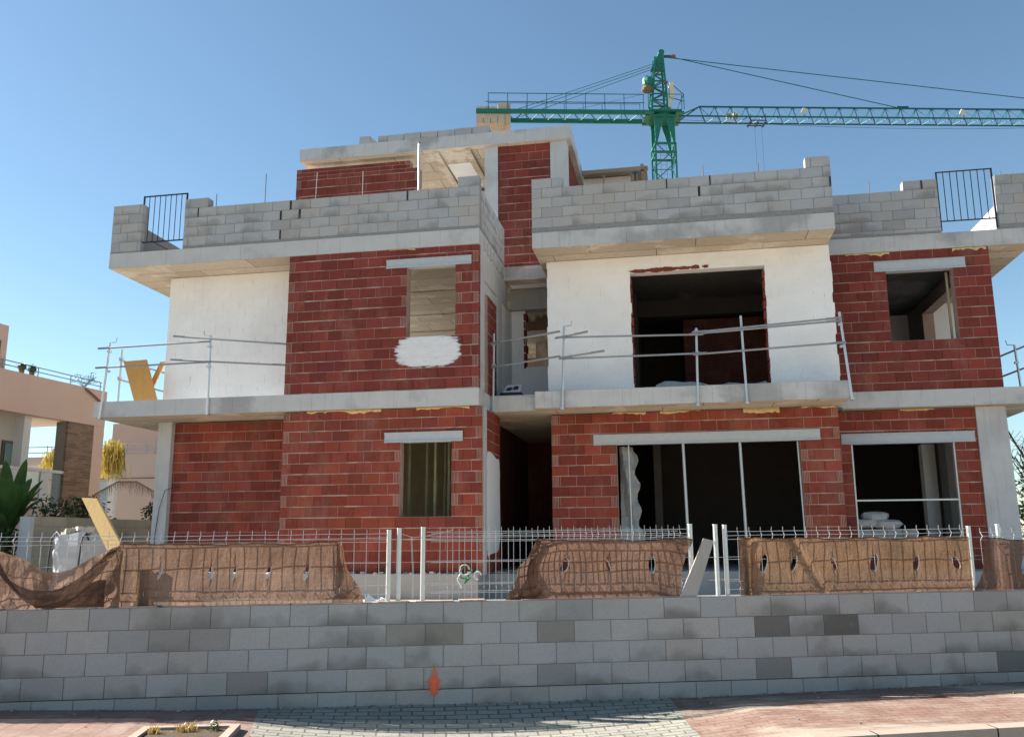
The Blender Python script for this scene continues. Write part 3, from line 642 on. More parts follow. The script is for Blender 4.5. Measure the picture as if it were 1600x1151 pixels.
# ------------------------------------------------------------------ things on the building
def post(mb,x,y,z0,z1,hook=1,lean=0):
    mb.tube((x+lean,y,z0),(x,y,z1),.022,0,8)
    if hook: mb.path([(x,y,z1),(x+.13*hook,y,z1+.01),(x+.15*hook,y,z1+.10)],.01,0,6)
def clampb(F,mb,z):  # slab-edge clamp
    mb.box(F,-.03,.03,-.03,.05,z-.03,z)
def rail(mb,a,b):
    mb.tube(a,b,.018,0,8)
    a=Vector(a); b=Vector(b); d=(b-a).normalized()
    for e,s in ((a,1),(b,-1)):   # flattened fork end
        e2=e-d*.0; mb.tube(e2+Vector((0,-.02,.012)),e2+d*s*.25+Vector((0,-.02,.012)),.008,0,5); mb.tube(e2+Vector((0,-.02,-.012)),e2+d*s*.25+Vector((0,-.02,-.012)),.008,0,5)
def railing(label,posts,rails,loc,group='temporary guard rails on the slab edges'):
    t=thing('guard_rail',label,'guard rail',loc,group)
    for p in posts:
        mb=MB(); post(mb,*p); 
        mb.box(Frame((p[0]+(p[5] if len(p)>5 else 0),p[1],0)),-.03,.03,-.028,.06,p[2]-.02,p[2]+.02); 
        for zr in (5.27,4.87): 
            if zr<p[3]: mb.box(Frame((p[0],p[1],0)),-.035,.035,-.035,.03,zr-.04,zr+.0)
        mb.build('post',M['steel'],t)
    for a,b in rails:
        mb=MB(); rail(mb,a,b); mb.build('rail',M['oldsteel'],t)
railing('two steel posts with tubes along the edge of the left balcony',
  [(-7.52,-.035,3.92,5.43,1,-.09),(-5.35,-.035,3.93,5.47,-1.0,.03),(-7.70,.62,4.25,5.44,0,0)],
  [((-7.74,-.08,5.31),(-5.33,-.08,5.345)),((-7.76,-.08,4.92),(-5.3,-.08,4.935)),((-6.13,-.06,5.49),(-3.76,-.06,5.22)),((-6.15,-.06,5.02),(-3.76,-.06,4.81)),((-7.68,.55,5.2),(-7.66,3.4,5.25)),((-7.68,.55,4.8),(-7.66,3.4,4.82))],(-6,0,4.25))
railing('four steel posts with sagging tubes in front of the white balcony wall',
  [(1.50,.64,3.91,5.47,1,-.06),(3.93,.64,3.89,5.31,0,-.03),(4.73,.64,3.90,5.50,0,.03),(6.44,.64,3.91,5.48,0,.10)],
  [((1.36,.60,5.25),(4.05,.60,5.18)),((1.33,.585,5.23),(1.95,.585,5.33)),((3.85,.585,5.22),(6.45,.585,5.36)),((4.0,.60,5.20),(6.46,.60,5.31)),((1.4,.60,4.84),(4.1,.60,4.83)),((1.4,.585,4.85),(2.25,.585,4.95)),((3.85,.585,4.81),(6.5,.585,4.91))],(4,.7,4.25))
railing('pair of posts with tubes closing off the recess between both balconies',
  [(.08,.96,3.95,5.47,0,-.02),(-.06,.50,4.25,5.42,0,0)],[((.0,.93,5.27),(1.4,.80,5.41)),((.03,.93,4.80),(1.4,.80,4.93))],(.3,1,4.25))
railing('short tube railing seen beyond the right end of the upper floor',
  [(10.05,2.9,4.25,5.2,-1,.03)],[((9.62,3.3,4.95),(10.6,2.6,5.3)),((9.62,3.3,4.55),(10.6,2.6,4.88))],(10,2.9,4.25))
def barpanel(label,x0,x1,y,z0,z1,n,feet):
    t=thing('railing_panel',label,'railing',((x0+x1)/2,y,z0),'black bar railing panels on the roof edge')
    mb=MB()
    for x in (x0,x1): mb.box(Frame((x,y,0)),-.014,.014,-.014,.014,z0-feet,z1)
    for z in (z0,z1): mb.box(W,x0+.014,x1-.014,y-.012,y+.012,z-.022,z)
    mb.build('frame',M['black'],t)
    first=None
    for k in range(1,n):
        x=x0+(x1-x0)*k/n
        if first is None:
            mb=MB(); mb.tube((x,y,z0-.0),(x,y,z1-.022),.0085,0,6,caps=False); first=mb.build('bar',M['black'],t); bx=x
        else:
            c=first.copy(); COL.objects.link(c); c.location.x += x-bx; c.parent=t; c.matrix_parent_inverse=first.matrix_parent_inverse.copy()
barpanel('black bar railing panel bridging the gap in the left block parapet',-7.07,-6.11,.06,7.53,8.515,8,.2)
barpanel('black bar railing panel bridging the gap in the right block parapet',8.71,9.71,2.10,7.55,8.56,8,.2)
mb=MB(); mb.tube((-6.98,.25,7.62),(-6.5,.5,7.36),.012,0,6); part(mb,'starter_bar',M['rebar'])

def board(label,name,pts,thick,mat,cat='plank',group=None):
    a,b,c=[Vector(p) for p in pts[:3]]; n=(b-a).cross(c-b).normalized()*thick
    mb=MB(); mb.prism(pts,n); return tag(mb.build(name,M[mat]),label,cat,group)
board('wide orange shuttering board leaning on the left balcony','shuttering_board',[(-7.60,.55,5.17),(-7.11,.60,5.20),(-6.72,.5,4.255),(-7.20,.45,4.255)],.03,'osb','board')
board('narrow board edge leaning on the white wall beside the orange board','shuttering_board',[(-6.98,.88,5.2),(-6.86,.9,5.22),(-7.1,.62,4.255),(-7.2,.6,4.255)],.03,'osb','board')
board('long yellow plank leaning diagonally against the white bulk bag','wooden_plank',[(-4.60,-4.46,2.13),(-4.37,-4.46,2.12),(-3.10,-4.75,.54),(-3.38,-4.75,.54)],.06,'yellow_wood')
# tool case on the recess slab
t=thing('tool_case','grey tool case with a black base on the recess floor','case',(.36,1.2,F1t))
mb=MB(); mb.box(Frame((.15,1.18,F1t)),0,.42,0,.3,0,.09); mb.build('base',M['caseblack'],t)
mb=MB(); mb.prism([(.2,1.2,F1t+.092),(.55,1.2,F1t+.092),(.55,1.38,F1t+.27),(.26,1.38,F1t+.27)],(0,.09,-.02)); mb.build('lid',M['casegrey'],t)
mb=MB(); mb.prism([(.26,1.232,F1t+.135),(.36,1.232,F1t+.135),(.38,1.30,F1t+.20),(.30,1.30,F1t+.20)],(0,-.012,.006)); mb.prism([(.39,1.25,F1t+.155),(.5,1.25,F1t+.155),(.5,1.325,F1t+.225),(.42,1.325,F1t+.225)],(0,-.012,.006)); mb.build('label_panel',M['caseblack'],t)
# standing props inside the ground window
for k,(x,y) in enumerate(((-1.60,1.0),(-1.33,1.3),(-1.05,.9),(-1.12,1.9),(-.86,1.2),(-.75,2.0),(-.60,1.5))):
    mb=MB(); mb.tube((x,y,.95),(x,y,2.6),.035,0,8); mb.tube((x,y,2.6),(x,y,3.9),.026,0,8); mb.box(Frame((x,y,0)),-.07,.07,-.07,.07,.95,.96); mb.box(Frame((x,y,0)),-.06,.06,-.06,.06,3.9,3.91); mb.tube((x-.05,y,2.6),(x+.05,y,2.6),.012,0,6)
    tag(mb.build('telescopic_prop',M['olive']),'olive steel prop standing inside the small ground floor window','prop','olive props behind the small window')
# crumpled insulation stacked at the left jamb of the wide opening
mb=MB(); rr=random.Random(4); nz=26
prof=[]
for k in range(nz+1):
    z=GF+.02+k*(2.32/nz); w=2.80-.12*k/nz+.045*math.sin(k*1.15)+rr.uniform(-.012,.015); prof.append((z,w))
for k in range(nz):
    (z0,w0),(z1,w1)=prof[k],prof[k+1]; n=5
    for j in range(n):
        a0=2.385+(w0-2.385)*j/n; a1=2.385+(w0-2.385)*(j+1)/n; b0=2.385+(w1-2.385)*j/n; b1=2.385+(w1-2.385)*(j+1)/n
        Y=lambda x,z: 1.95+.06*math.sin(x*21+z*3)+.04*math.sin(z*17+x*5)
        mb.quad([(a0,Y(a0,z0),z0),(a1,Y(a1,z0),z0),(b1,Y(b1,z1),z1),(b0,Y(b0,z1),z1)],0,smooth=True)
    mb.quad([(w0,Y(w0,z0),z0),(w0-.05,2.3,z0),(w1-.05,2.3,z1),(w1,Y(w1,z1),z1)],0,smooth=True)
tag(mb.build('insulation_sheet',M['roll']),'tall crumpled grey insulation sheet at the left jamb of the wide opening','insulation')
# cement sacks inside the right ground-floor window
def blob(mb,c,rx,ry,rz,seed,nu=14,nv=8,amp=.12,p=.7):
    rr=random.Random(seed); off=Vector((rr.uniform(0,50),)*3); g=[]
    for i in range(nv+1):
        th=math.pi*i/nv; row=[]
        for j in range(nu):
            ph=2*math.pi*j/nu; s=math.sin(th); cx=math.cos(ph)*s; cy=math.sin(ph)*s; cz=math.cos(th)
            f=lambda q: math.copysign(abs(q)**p,q)
            d=1+amp*mnoise.noise(Vector((cx*2,cy*2,cz*2))+off)*2
            row.append((c[0]+rx*f(cx)*d,c[1]+ry*f(cy)*d,c[2]+rz*f(cz)*d))
        g.append(row)
    for i in range(nv):
        for j in range(nu):
            k=(j+1)%nu; mb.quad([g[i][j],g[i+1][j],g[i+1][k],g[i][k]],0,smooth=True)
for k,(x,y,z) in enumerate(((7.0,3.0,1.80),(7.45,3.0,1.78),(7.25,3.1,1.94))):
    mb=MB(); blob(mb,(x,y,z),.26,.2,.09,20+k); tag(mb.build('cement_sack',M['sack']),('grey sack lying left on the pallet blocks behind the barred window','grey sack lying right on the pallet blocks behind the barred window','topmost grey sack of the heap behind the barred window')[k],'sack','sacks heaped inside the right window')
mb=MB()
for zz in range(3):
    for k in range(4): mb.box(Frame((6.85+k*.28,2.85,1.2+zz*.165)),0,.27,0,.35,0,.155,0,tint_block())
mb.box(W,6.85,7.97,2.85,3.25,GF,1.19,0); tag(mb.build('block_stack',KM),'stack of grey blocks inside the barred ground floor window','block stack')

# ------------------------------------------------------------------ garden wall, fence, nets
T0=(-2.15,-7.89,0); TU=(.9578,.2876)
FW=Frame(T0,TU,.0062)
wt=thing('garden_wall','low wall of grey concrete blocks with an orange spray mark along the pavement','wall',(2,-6.7,0))
dark={ (3,6.78):(.45,.42,.40),(3,7.51):(.34,.32,.30),(1,6.78):(.62,.60,.58),(1,9.4):(.36,.38,.38),(3,3.1):(.8,.76,.7),(3,3.4):(.68,.64,.57),(3,4.6):(.66,.63,.57),(1,4.6):(.72,.72,.72),(1,1.75):(.7,.69,.68),(3,1.0):(.78,.76,.73),(3,1.4):(.8,.78,.75),(4,9.0):(.8,.8,.8)}
def wtint(kc,x):
    for (k,c),t in dark.items():
        if k==kc and abs(x-c)<.18: return t
    return None
mb=MB(); masonry(mb,FW,[(-14,16,.115,.915)],zbase=-.085,blen=.3645,gv=.005,gh=.0045,thick=.2,skin=.12,tint=tint_block,jit=.002,smear=0,rec=.009,phase=(.62,.126),tints=wtint,jitlen=.006)
mb.build('block_course',[M['wallblock'],M['bmortar']],wt)
mb=MB(); masonry(mb,FW,[(-14,16,-.5,.11)],zbase=-.09,blen=.3645,gv=.005,gh=.0045,thick=.2,skin=.12,tint=lambda:tuple(.9*q for q in tint_block()),jit=.002,smear=0,rec=.009,phase=(.40,.40),jitlen=.006)
mb.build('footing_course',[M['wallblock'],M['bmortar']],wt)
mb=MB(); x=-14
while x<16:
    q=x+R.uniform(.15,.8); 
    if R.random()<.7: mb.box(FW,x,q,R.uniform(-.004,.004),.19,.9155,.9155+R.uniform(.004,.012),0)
    x=q+R.uniform(0,.1)
mb.build('mortar_cap',M['mortar'],wt)
mb=MB(); x0,z0,w,h=3.31,.035,.22,.32
mb.quad([FW.p(x0,-.006,z0),FW.p(x0+w,-.006,z0),FW.p(x0+w,-.006,z0+h),FW.p(x0,-.006,z0+h)],0,(1,1,1),[(0,0,0),(1,0,0),(1,1,0),(0,1,0)])
mb.build('spray_mark',mat_spray('orange_spray',0,0,FW),wt)
# fence posts
PO=[(2.965,1.62,'slim galvanised fence post at the left of the three posts near the red wall'),(3.065,1.635,'bright fence post in the middle of the three posts near the red wall'),(3.30,1.645,'lone bright fence post at the edge of the bare wire mesh'),
    (6.02,1.665,'fence post beside the top of the leaning grey plank'),(6.285,1.66,'fence post just right of the leaning grey plank'),(6.385,1.655,'fence post standing alone in the gap beside the right brown net'),
    (9.055,1.63,'fence post at the right end of the long brown net'),(9.385,1.65,'white topped fence post in front of the right concrete column')]
for t_,zt_,lab in PO:
    mb=MB(); a=FW.p(t_,.10,.7); k=FW.rise*t_; b=FW.p(t_,.10,zt_-k); mb.tube(a,b,.023,0,10); mb.tube(b,(b[0],b[1],b[2]+.006),.024,1,10)
    o=tag(mb.build('fence_post',[M['steel'],M['whiteplastic']]),lab,'fence post','galvanised posts of the site fence')
# wire mesh panels
def wirepanel(label,t0,t1,off,zs=0,pitch=.122,top=1.6,ph=0):
    mb=MB(); r=.0032
    k=-FW.rise*(t0+t1)/2+zs
    zz=[(.93,0),(1.005,0),(1.045,.035),(1.085,0),(1.50,0),(1.54,.035),(1.58,0),(1.625,0)]
    t=t0+ph
    while t<=t1+1e-6:
        j=R.uniform(-.003,.003)
        mb.path([FW.p(t+j+R.uniform(-.002,.002),off-b,z+k) for z,b in zz],r,0,4); t+=pitch
    for z,b in ((1.005,.0),(1.085,.0),(1.30,0),(1.50,0),(1.54,.035),(1.58,0)):
        pts=[]; n=8
        for i in range(n+1): pts.append(FW.p(t0+(t1-t0)*i/n,off-b-.005,z+k+R.uniform(-.003,.003)))
        mb.path(pts,r*1.05,0,4)
    tag(mb.build('wire_mesh_panel',M['wire']),label,'wire fence','wire mesh panels of the site fence')
wirepanel('wire mesh panel behind which the brown net sags at the far left',-2.25,.40,.10,-.01)
wirepanel('wire mesh panel over the brown net with two dark shadows',.43,2.94,.10,.0)
wirepanel('bare wire mesh panel in front of the brick wall and passage',3.33,5.99,.10,.03,ph=.14)
wirepanel('second mesh panel overlapping the bare one, its wires doubled',3.38,5.9,.135,.015,ph=.16)
wirepanel('wire mesh panel over the long orange brown net',6.40,9.04,.10,.02)
wirepanel('wire mesh panel over the dark net at the far right',9.20,11.8,.125,.0)
mb=MB(); mb.path([FW.p(3.08,.1,1.57),FW.p(3.2,.09,1.53),FW.p(3.31,.09,1.54),FW.p(3.6,.1,1.60)],.003,0,4); mb.path([FW.p(6.0,.1,1.51),FW.p(5.8,.09,1.53),FW.p(5.6,.09,1.50)],.003,0,4)
mb.path([FW.p(6.12,.095,1.30),FW.p(6.3,.09,1.295),FW.p(6.55,.095,1.30)],.003,0,4); mb.path([FW.p(6.2,.12,1.07),FW.p(6.55,.12,1.075)],.003,0,4)
for t_ in (3.2,3.21): mb.path([FW.p(t_-.02,.1,1.54),FW.p(t_,.1,1.2),FW.p(t_,.1,.93)],.0026,0,4)
tag(mb.build('tie_wire',M['wire']),'loose tie wires strung between the fence posts','wire')

def net(label,left,right,top,zb,holes=(),off=.082,amp=.004,fold=None,mats=('net','netrim'),rows=50,cell=.0125,seed=1,rx=.026,rz=.072):
    """left/right: t as function of b (0 bottom..1 top); top: z as function of t"""
    mb=MB(); n=max(8,int((max(right(0),right(1))-min(left(0),left(1)))/cell)); sv=Vector((seed*7.3,seed*1.7,0)); G=[]
    inside=[]
    for i in range(n+1):
        a=i/n; colm=[]; ins=[]
        for j in range(rows+1):
            b=j/rows; t=left(b)+(right(b)-left(b))*a; z=zb+(top(t)-zb)*b; fl=False
            for (ht,hz,s) in holes:
                tl=.35*math.sin(ht*37); dx=((t-ht)+(z-hz)*tl)/(rx*s*(1+.25*math.sin(ht*91))); dz=(z-hz)/(rz*s*(1+.2*math.sin(ht*53))); q=math.hypot(dx,dz)
                if q<1.45:
                    if q<.62: fl=True
                    elif q>1e-6:
                        k=1.0/q if q<1.2 else 1; z0_=z; z=hz+(z-hz)*k; t=ht+((t-ht)+(z0_-hz)*tl)*k-(z-hz)*tl; fl = fl or q<=1.2
            y=off+amp*mnoise.noise(Vector((t*2.2,z*3,0))+sv)*2+amp*.5*mnoise.noise(Vector((t*9,z*4,3))+sv)
            for (ht,hz,s) in holes:   # puckers round the slits
                q=math.hypot((t-ht)/.10,(z-hz)/.13); y-=.005*math.exp(-q*q)*(1 if t>ht else -.6)
            if fold: y+=fold(t,z,a,b)
            colm.append(FW.p(t,y,z-FW.rise*t)); ins.append(fl)
        G.append(colm); inside.append(ins)
    for i in range(n):
        for j in range(rows):
            if inside[i][j] and inside[i+1][j] and inside[i+1][j+1] and inside[i][j+1]: continue
            mb.quad([G[i][j],G[i+1][j],G[i+1][j+1],G[i][j+1]],0,smooth=True)
    for (ht,hz,s) in holes:
        pts=[]
        for k in range(15):
            an=-1.2+2.7*k/14; z=hz+rz*s*(1+.2*math.sin(ht*53))*math.sin(an); t=ht+rx*s*(1+.25*math.sin(ht*91))*math.cos(an)-(z-hz)*.35*math.sin(ht*37); pts.append(FW.p(t,off-.022,z-FW.rise*t))
        mb.path(pts,.0045,1,4)
    # hem cord along the top
    pts=[]; 
    for i in range(0,n+1,4): pts.append(G[i][rows])
    mb.path(pts,.005,0,4)
    return tag(mb.build('screen_net',[M[mats[0]],M[mats[1]]]),label,'netting','brown screen nets on the site fence')
sag=lambda t0,t1,z,s: (lambda t: z-s*math.sin(math.pi*max(0,min(1,(t-t0)/(t1-t0))))+.006*math.sin(t*9)-.012*abs(math.sin(t*5.1+t0))+.004*math.sin(t*31))
zt2=1.515
net('brown net with slits and two dark upright shadows between the left mesh wires',lambda b:.30+.12*b,lambda b:2.45+.02*b,sag(.42,2.47,1.515,.012),.905,[(.81,1.225,.9),(1.28,1.225,1),(1.5,1.225,1),(1.82,1.225,.7),(2.18,1.225,1.0)],seed=1)
net('pinkish brown net with torn slits beside the leaning grey plank',lambda b:4.14+.30*b+.06*math.sin(b*9),lambda b:5.88+.17*b-.05*math.sin(b*3),sag(4.43,6.05,1.53,.015),.93,[(4.71,1.265,1.1),(5.15,1.26,.75),(5.6,1.265,1.0)],seed=2,mats=('net_pink','netrim'),
    fold=lambda t,z,a,b: -.02*math.exp(-((a-.0)/.10)**2)-.02*math.exp(-((a-1)/.12)**2))
net('long orange brown net with seven slits in front of the right windows',lambda b:6.56-.01*b+.02*math.sin(b*7),lambda b:9.03,sag(6.55,9.04,1.535,.01),.945,[(6.77,1.265,1.15),(7.09,1.265,1.25),(7.52,1.262,.8),(7.96,1.262,1.05),(8.42,1.258,1.05),(8.86,1.258,1.05)],seed=3,mats=('net_orange','netrim'),
    fold=lambda t,z,a,b: -.02*math.exp(-((t-6.62)/.05)**2)-.03*math.exp(-((t-7.25+.35*(b-.5))/.05)**2))
net('dark brown net at the far right with one white slit',lambda b:9.0+.28*b**1.3+.05*math.sin(b*5),lambda b:11.7,sag(9.28,11.7,1.51,.02),.95,[(9.62,1.24,1.25)],seed=4,off=.05,mats=('netdark','netrim'))
# folded-back flaps
def sheet(name,label,grid,mat='netdark',cat='netting',group='brown screen nets on the site fence'):
    mb=MB()
    for i in range(len(grid)-1):
        for j in range(len(grid[0])-1): mb.quad([grid[i][j],grid[i+1][j],grid[i+1][j+1],grid[i][j+1]],0,smooth=True)
    return tag(mb.build(name,M[mat]),label,cat,group)
def flap(label,tL,tR,off=.10,seed=5,zb=.93,zt_=1.505,mat='netdark',bul=.03,n=14,m=24):
    g=[]
    for i in range(n+1):
        a=i/n; col=[]
        for j in range(m+1):
            b=j/m; t=tL(b)+(tR(b)-tL(b))*a; z=zb+(zt_-zb)*b
            y=off-bul*math.sin(math.pi*a)*(1-.5*b)+.02*mnoise.noise(Vector((t*9,z*5,seed)))
            col.append(FW.p(t,y,z-FW.rise*t))
        g.append(col)
    return sheet('net_flap',label,g,mat)
flap('dark triangular flap of net folded back beside the three fence posts',lambda b:2.44,lambda b:2.73-.25*b+.02*math.sin(b*8),seed=5)
flap('dark folded edge of net rising from the wall below the passage',lambda b:4.11+.33*b,lambda b:4.48-.03*b+.02*math.sin(b*9),seed=6,off=.09,zt_=1.53)
flap('narrow dark folded edge of net beside the gap right of the plank',lambda b:6.52-.0*b,lambda b:6.66+.03*math.sin(b*6),seed=7,zt_=1.535,off=.11)
# sagging, crumpled net at the far left
def sagtop(t):
    # follows the photo: high at both ends, dipping in the middle
    pts=[(-2.4,1.50),(-1.4,1.50),(-.67,1.45),(-.43,1.37),(-.22,1.26),(-.08,1.245),(.02,1.27),(.2,1.39),(.41,1.49),(.5,1.5)]
    for (a,za),(b,zb_) in zip(pts,pts[1:]):
        if a<=t<=b: k=(t-a)/(b-a); return za+(zb_-za)*k
    return 1.5
g=[]; n=110; m=40
for i in range(n+1):
    t=-2.4+2.86*i/n; c=[]
    for j in range(m+1):
        b=j/m; z=.905+(sagtop(t)-.905)*b
        d=max(0,1-abs(t+.1)/.75)
        y=.075-.06*d*math.sin(b*math.pi)+.035*d*math.sin((z*9-abs(t+.1)*7))+.02*mnoise.noise(Vector((t*5,z*7,2)))+.012*mnoise.noise(Vector((t*14,z*11,4)))
        c.append(FW.p(t+.02*d*math.sin(z*14),y,z-FW.rise*t))
    g.append(c)
sheet('screen_net','brown net sagging deep in crumpled folds at the far left',g,'net')
g=[]
for i in range(41):   # loose swath hanging in front as a hammock fold
    a=i/40; t=-.70+1.12*a; zc=1.43-.42*math.sin(math.pi*a**.85)+.05*a; w=.05+.12*math.sin(math.pi*a); c=[]
    for j in range(17):
        b=j/16; c.append(FW.p(t+.05*math.sin(b*5+a*3),.03-.05*math.sin(math.pi*b)*math.sin(math.pi*a)+.014*mnoise.noise(Vector((t*12,b*5,9))),zc+w*(b-.7)-FW.rise*t))
    g.append(c)
sheet('net_swath','twisted swath of net hanging like a hammock over the sagging net',g,'net')
g=[]
for i in range(25):
    a=i/24; t=-.28+.62*a; c=[]
    for j in range(13):
        b=j/12; zt_=1.0+.16*a+.03*math.sin(a*9); c.append(FW.p(t,.045-.03*math.sin(b*3)+.012*mnoise.noise(Vector((t*15,b*6,5))),.925+(zt_-.925)*b))
    g.append(c)
sheet('net_flap','shadowed lower fold of net resting on the wall below the hammock fold',g,'netdark')
# boards standing right behind the left net (seen as two upright shadows)
for t_,h,lab in ((.50,1.39,'upright board showing as the left dark bar behind the brown net'),(.66,1.35,'upright board showing as the right dark bar behind the brown net')):
    mb=MB(); mb.box(FW,t_-.045,t_+.045,.135,.16,.55,h); tag(mb.build('upright_board',M['grey_wood']),lab,'board','boards behind the left net')
# leaning grey plank
mb=MB(); a=FW.p(5.86,.02,.935-.036); b=FW.p(6.03,.02,.935-.036); c=FW.p(6.255,.065,1.50-.038); d=FW.p(6.15,.06,1.525-.038)
mb.prism([a,b,c,d],tuple(Vector((FW.d[0],FW.d[1],0))*.03)); tag(mb.build('wooden_plank',M['grey_wood']),'grey weathered plank leaning over the fence between two nets','plank')
# hose
mb=MB(); pts=[]
for k in range(40):
    a=k/39; pts.append(FW.p(3.70+.05*math.cos(a*11)+.07*a,.075+.012*math.sin(a*23),1.24-.10*a+.05*math.sin(a*13)-.023))
mb.path(pts,.007,0,6)
pts=[FW.p(3.66+.02*math.sin(k*.9),.07,1.26-.2*k/9-.023) for k in range(10)]; mb.path(pts,.005,1,6)
pts=[FW.p(3.84+.035*math.cos(k*.7),.07,1.18+.04*math.sin(k*.7)-.023) for k in range(8)]; mb.path(pts,.005,1,6)
pts=[FW.p(3.71+.05*math.cos(k*.6),.065,1.235+.05*math.sin(k*.6)-.023) for k in range(10)]; mb.path(pts,.004,1,6)
tag(mb.build('garden_hose',[M['hosegreen'],M['whiteplastic']]),'tangled green and white hose tied to the bare wire mesh','hose')
for k,(t_,dx,lab) in enumerate(((2.80,.06,'larger white scrap on top of the wall beside the fence posts'),(2.91,.035,'smaller white scrap on top of the wall beside the fence posts'))):
    mb=MB(); p=[FW.p(t_-dx,.09,.925),FW.p(t_+dx*1.1,.09,.925),FW.p(t_+dx*.4,.10,.95),FW.p(t_-dx*.5,.11,.925+dx*1.1)]; mb.prism(p,(.0,.03,0)); tag(mb.build('mortar_scrap',M['whiteplastic']),lab,'scrap')

# ------------------------------------------------------------------ ground
FWf=Frame(T0,TU,0)
def gz(t,d):
    z=.0+ (.0 if t<6 else min(.1,(t-6)*.021)) + (.03-.02*t if t<1 else 0)*(t>-1) + (.05 if t<=-1 else 0)
    dip=max(0,math.sin(math.pi*min(1,max(0,(t-1.75)/(6.25-1.75)))))**.8
    return z-.15*dip*min(1,max(0,d)/.75)**1.0
def strip(name,t0,t1,d0,d1,mat,nt=60,nd=14,zoff=0,skewL=0,skewR=0,kind='structure'):
    mb=MB()
    P=lambda i,j: (lambda d: (lambda t: FWf.p(t,-d,gz(t,d)+zoff))(t0+skewL*d+(t1+skewR*d-t0-skewL*d)*i/nt))(d0+(d1-d0)*j/nd)
    for i in range(nt):
        for j in range(nd): mb.quad([P(i,j),P(i,j+1),P(i+1,j+1),P(i+1,j)],0,smooth=True)
    o=mb.build(name,M[mat]); o['kind']=kind; return o
D1=1.76
strip('pavement',-14,1.80,-.02,D1,'redpave',80,14,skewR=.10)
strip('driveway',1.80,5.72,-.02,D1,'greypave',60,16,skewL=.10,skewR=-.10)
strip('pavement',5.72,16,-.02,D1,'redpave2',80,14,skewL=-.10)
# kerb
mb=MB(); t=-14
while t<16:
    e=t+.98; mb.v; 
    for k in range(2):
        a=t+(e-t)*k/2; b=t+(e-t)*(k+1)/2
        za,zb_=gz(a,D1),gz(b,D1); q=[FWf.p(a,-D1-.001,za+.004),FWf.p(a,-D1-.15,za+.0),FWf.p(b,-D1-.15,zb_+.0),FWf.p(b,-D1-.001,zb_+.004)]
        mb.quad(q,0); mb.quad([q[1],FWf.p(a,-D1-.17,-.35),FWf.p(b,-D1-.17,-.35),q[2]],0)
    t=e+.012
o=mb.build('kerb',M['kerb']); o['kind']='structure'
mb=MB(); mb.quad([FWf.p(-60,-14,-.24),FWf.p(70,-14,-.24),FWf.p(70,-D1-.16,-.20),FWf.p(-60,-D1-.16,-.20)],0); o=mb.build('road',M['asphalt']); o['kind']='structure'
mb=MB(); mb.quad([FWf.p(-60,-18,-.12),FWf.p(70,-18,-.12),FWf.p(70,-14,-.12),FWf.p(-60,-14,-.12)],0); o=mb.build('pavement',M['kerb']); o['kind']='structure'
mb=MB(); n=24
for i in range(n):
    for j in range(n):
        P=lambda i,j:(-20+40*i/n,-11+22*j/n)
        def H(x,y):
            q=(x-T0[0])*FWf.d[0]+(y-T0[1])*FWf.d[1]; return .52+.06*mnoise.noise(Vector((x*.6,y*.6,0))) if q>.15 else -.6
        c=[P(i,j),P(i+1,j),P(i+1,j+1),P(i,j+1)]
        if all((x-T0[0])*FWf.d[0]+(y-T0[1])*FWf.d[1]>.21 for x,y in c): mb.quad([(x,y,H(x,y)) for x,y in c],0,smooth=True)
# fill strip next to the wall
for i in range(60):
    a=-17+36*i/60; b=-17+36*(i+1)/60
    mb.quad([FWf.p(a,.2,.50),FWf.p(b,.2,.50),FWf.p(b,2.2,.47),FWf.p(a,2.2,.47)],0)
o=mb.build('building_plot',M['yard']); o['kind']='structure'
mb=MB(); S=2500; mb.quad([(-S,-S,-.4),(S,-S,-.4),(S,S,-.4),(-S,S,-.4)],0); o=mb.build('ground',M['earth']); o['kind']='structure'
mb=MB()
for k in range(36):
    t=R.uniform(-.8,10); d=R.uniform(.03,1.6); q=FWf.p(t,-d,gz(t,d)+.004); z_=R.uniform(.004,.010); F=Frame(q,(1,R.uniform(-1,1))); c=R.uniform(.3,1.0); mb.box(F,-z_,z_,-z_*.7,z_*.7,-.004,z_*.8,0,(c,c,c))
for k in range(140):
    t=R.uniform(-.8,10); d=abs(R.gauss(0,.03))+.008; q=FWf.p(t,-d,gz(t,d)+.004); z_=R.uniform(.004,.013); F=Frame(q,(1,R.uniform(-1,1))); c=R.uniform(.3,.8); mb.box(F,-z_,z_,-z_*.7,z_*.7,-.004,z_*.8,0,(c,c,c))
o=mb.build('grit',M['rubble']); o['kind']='stuff'
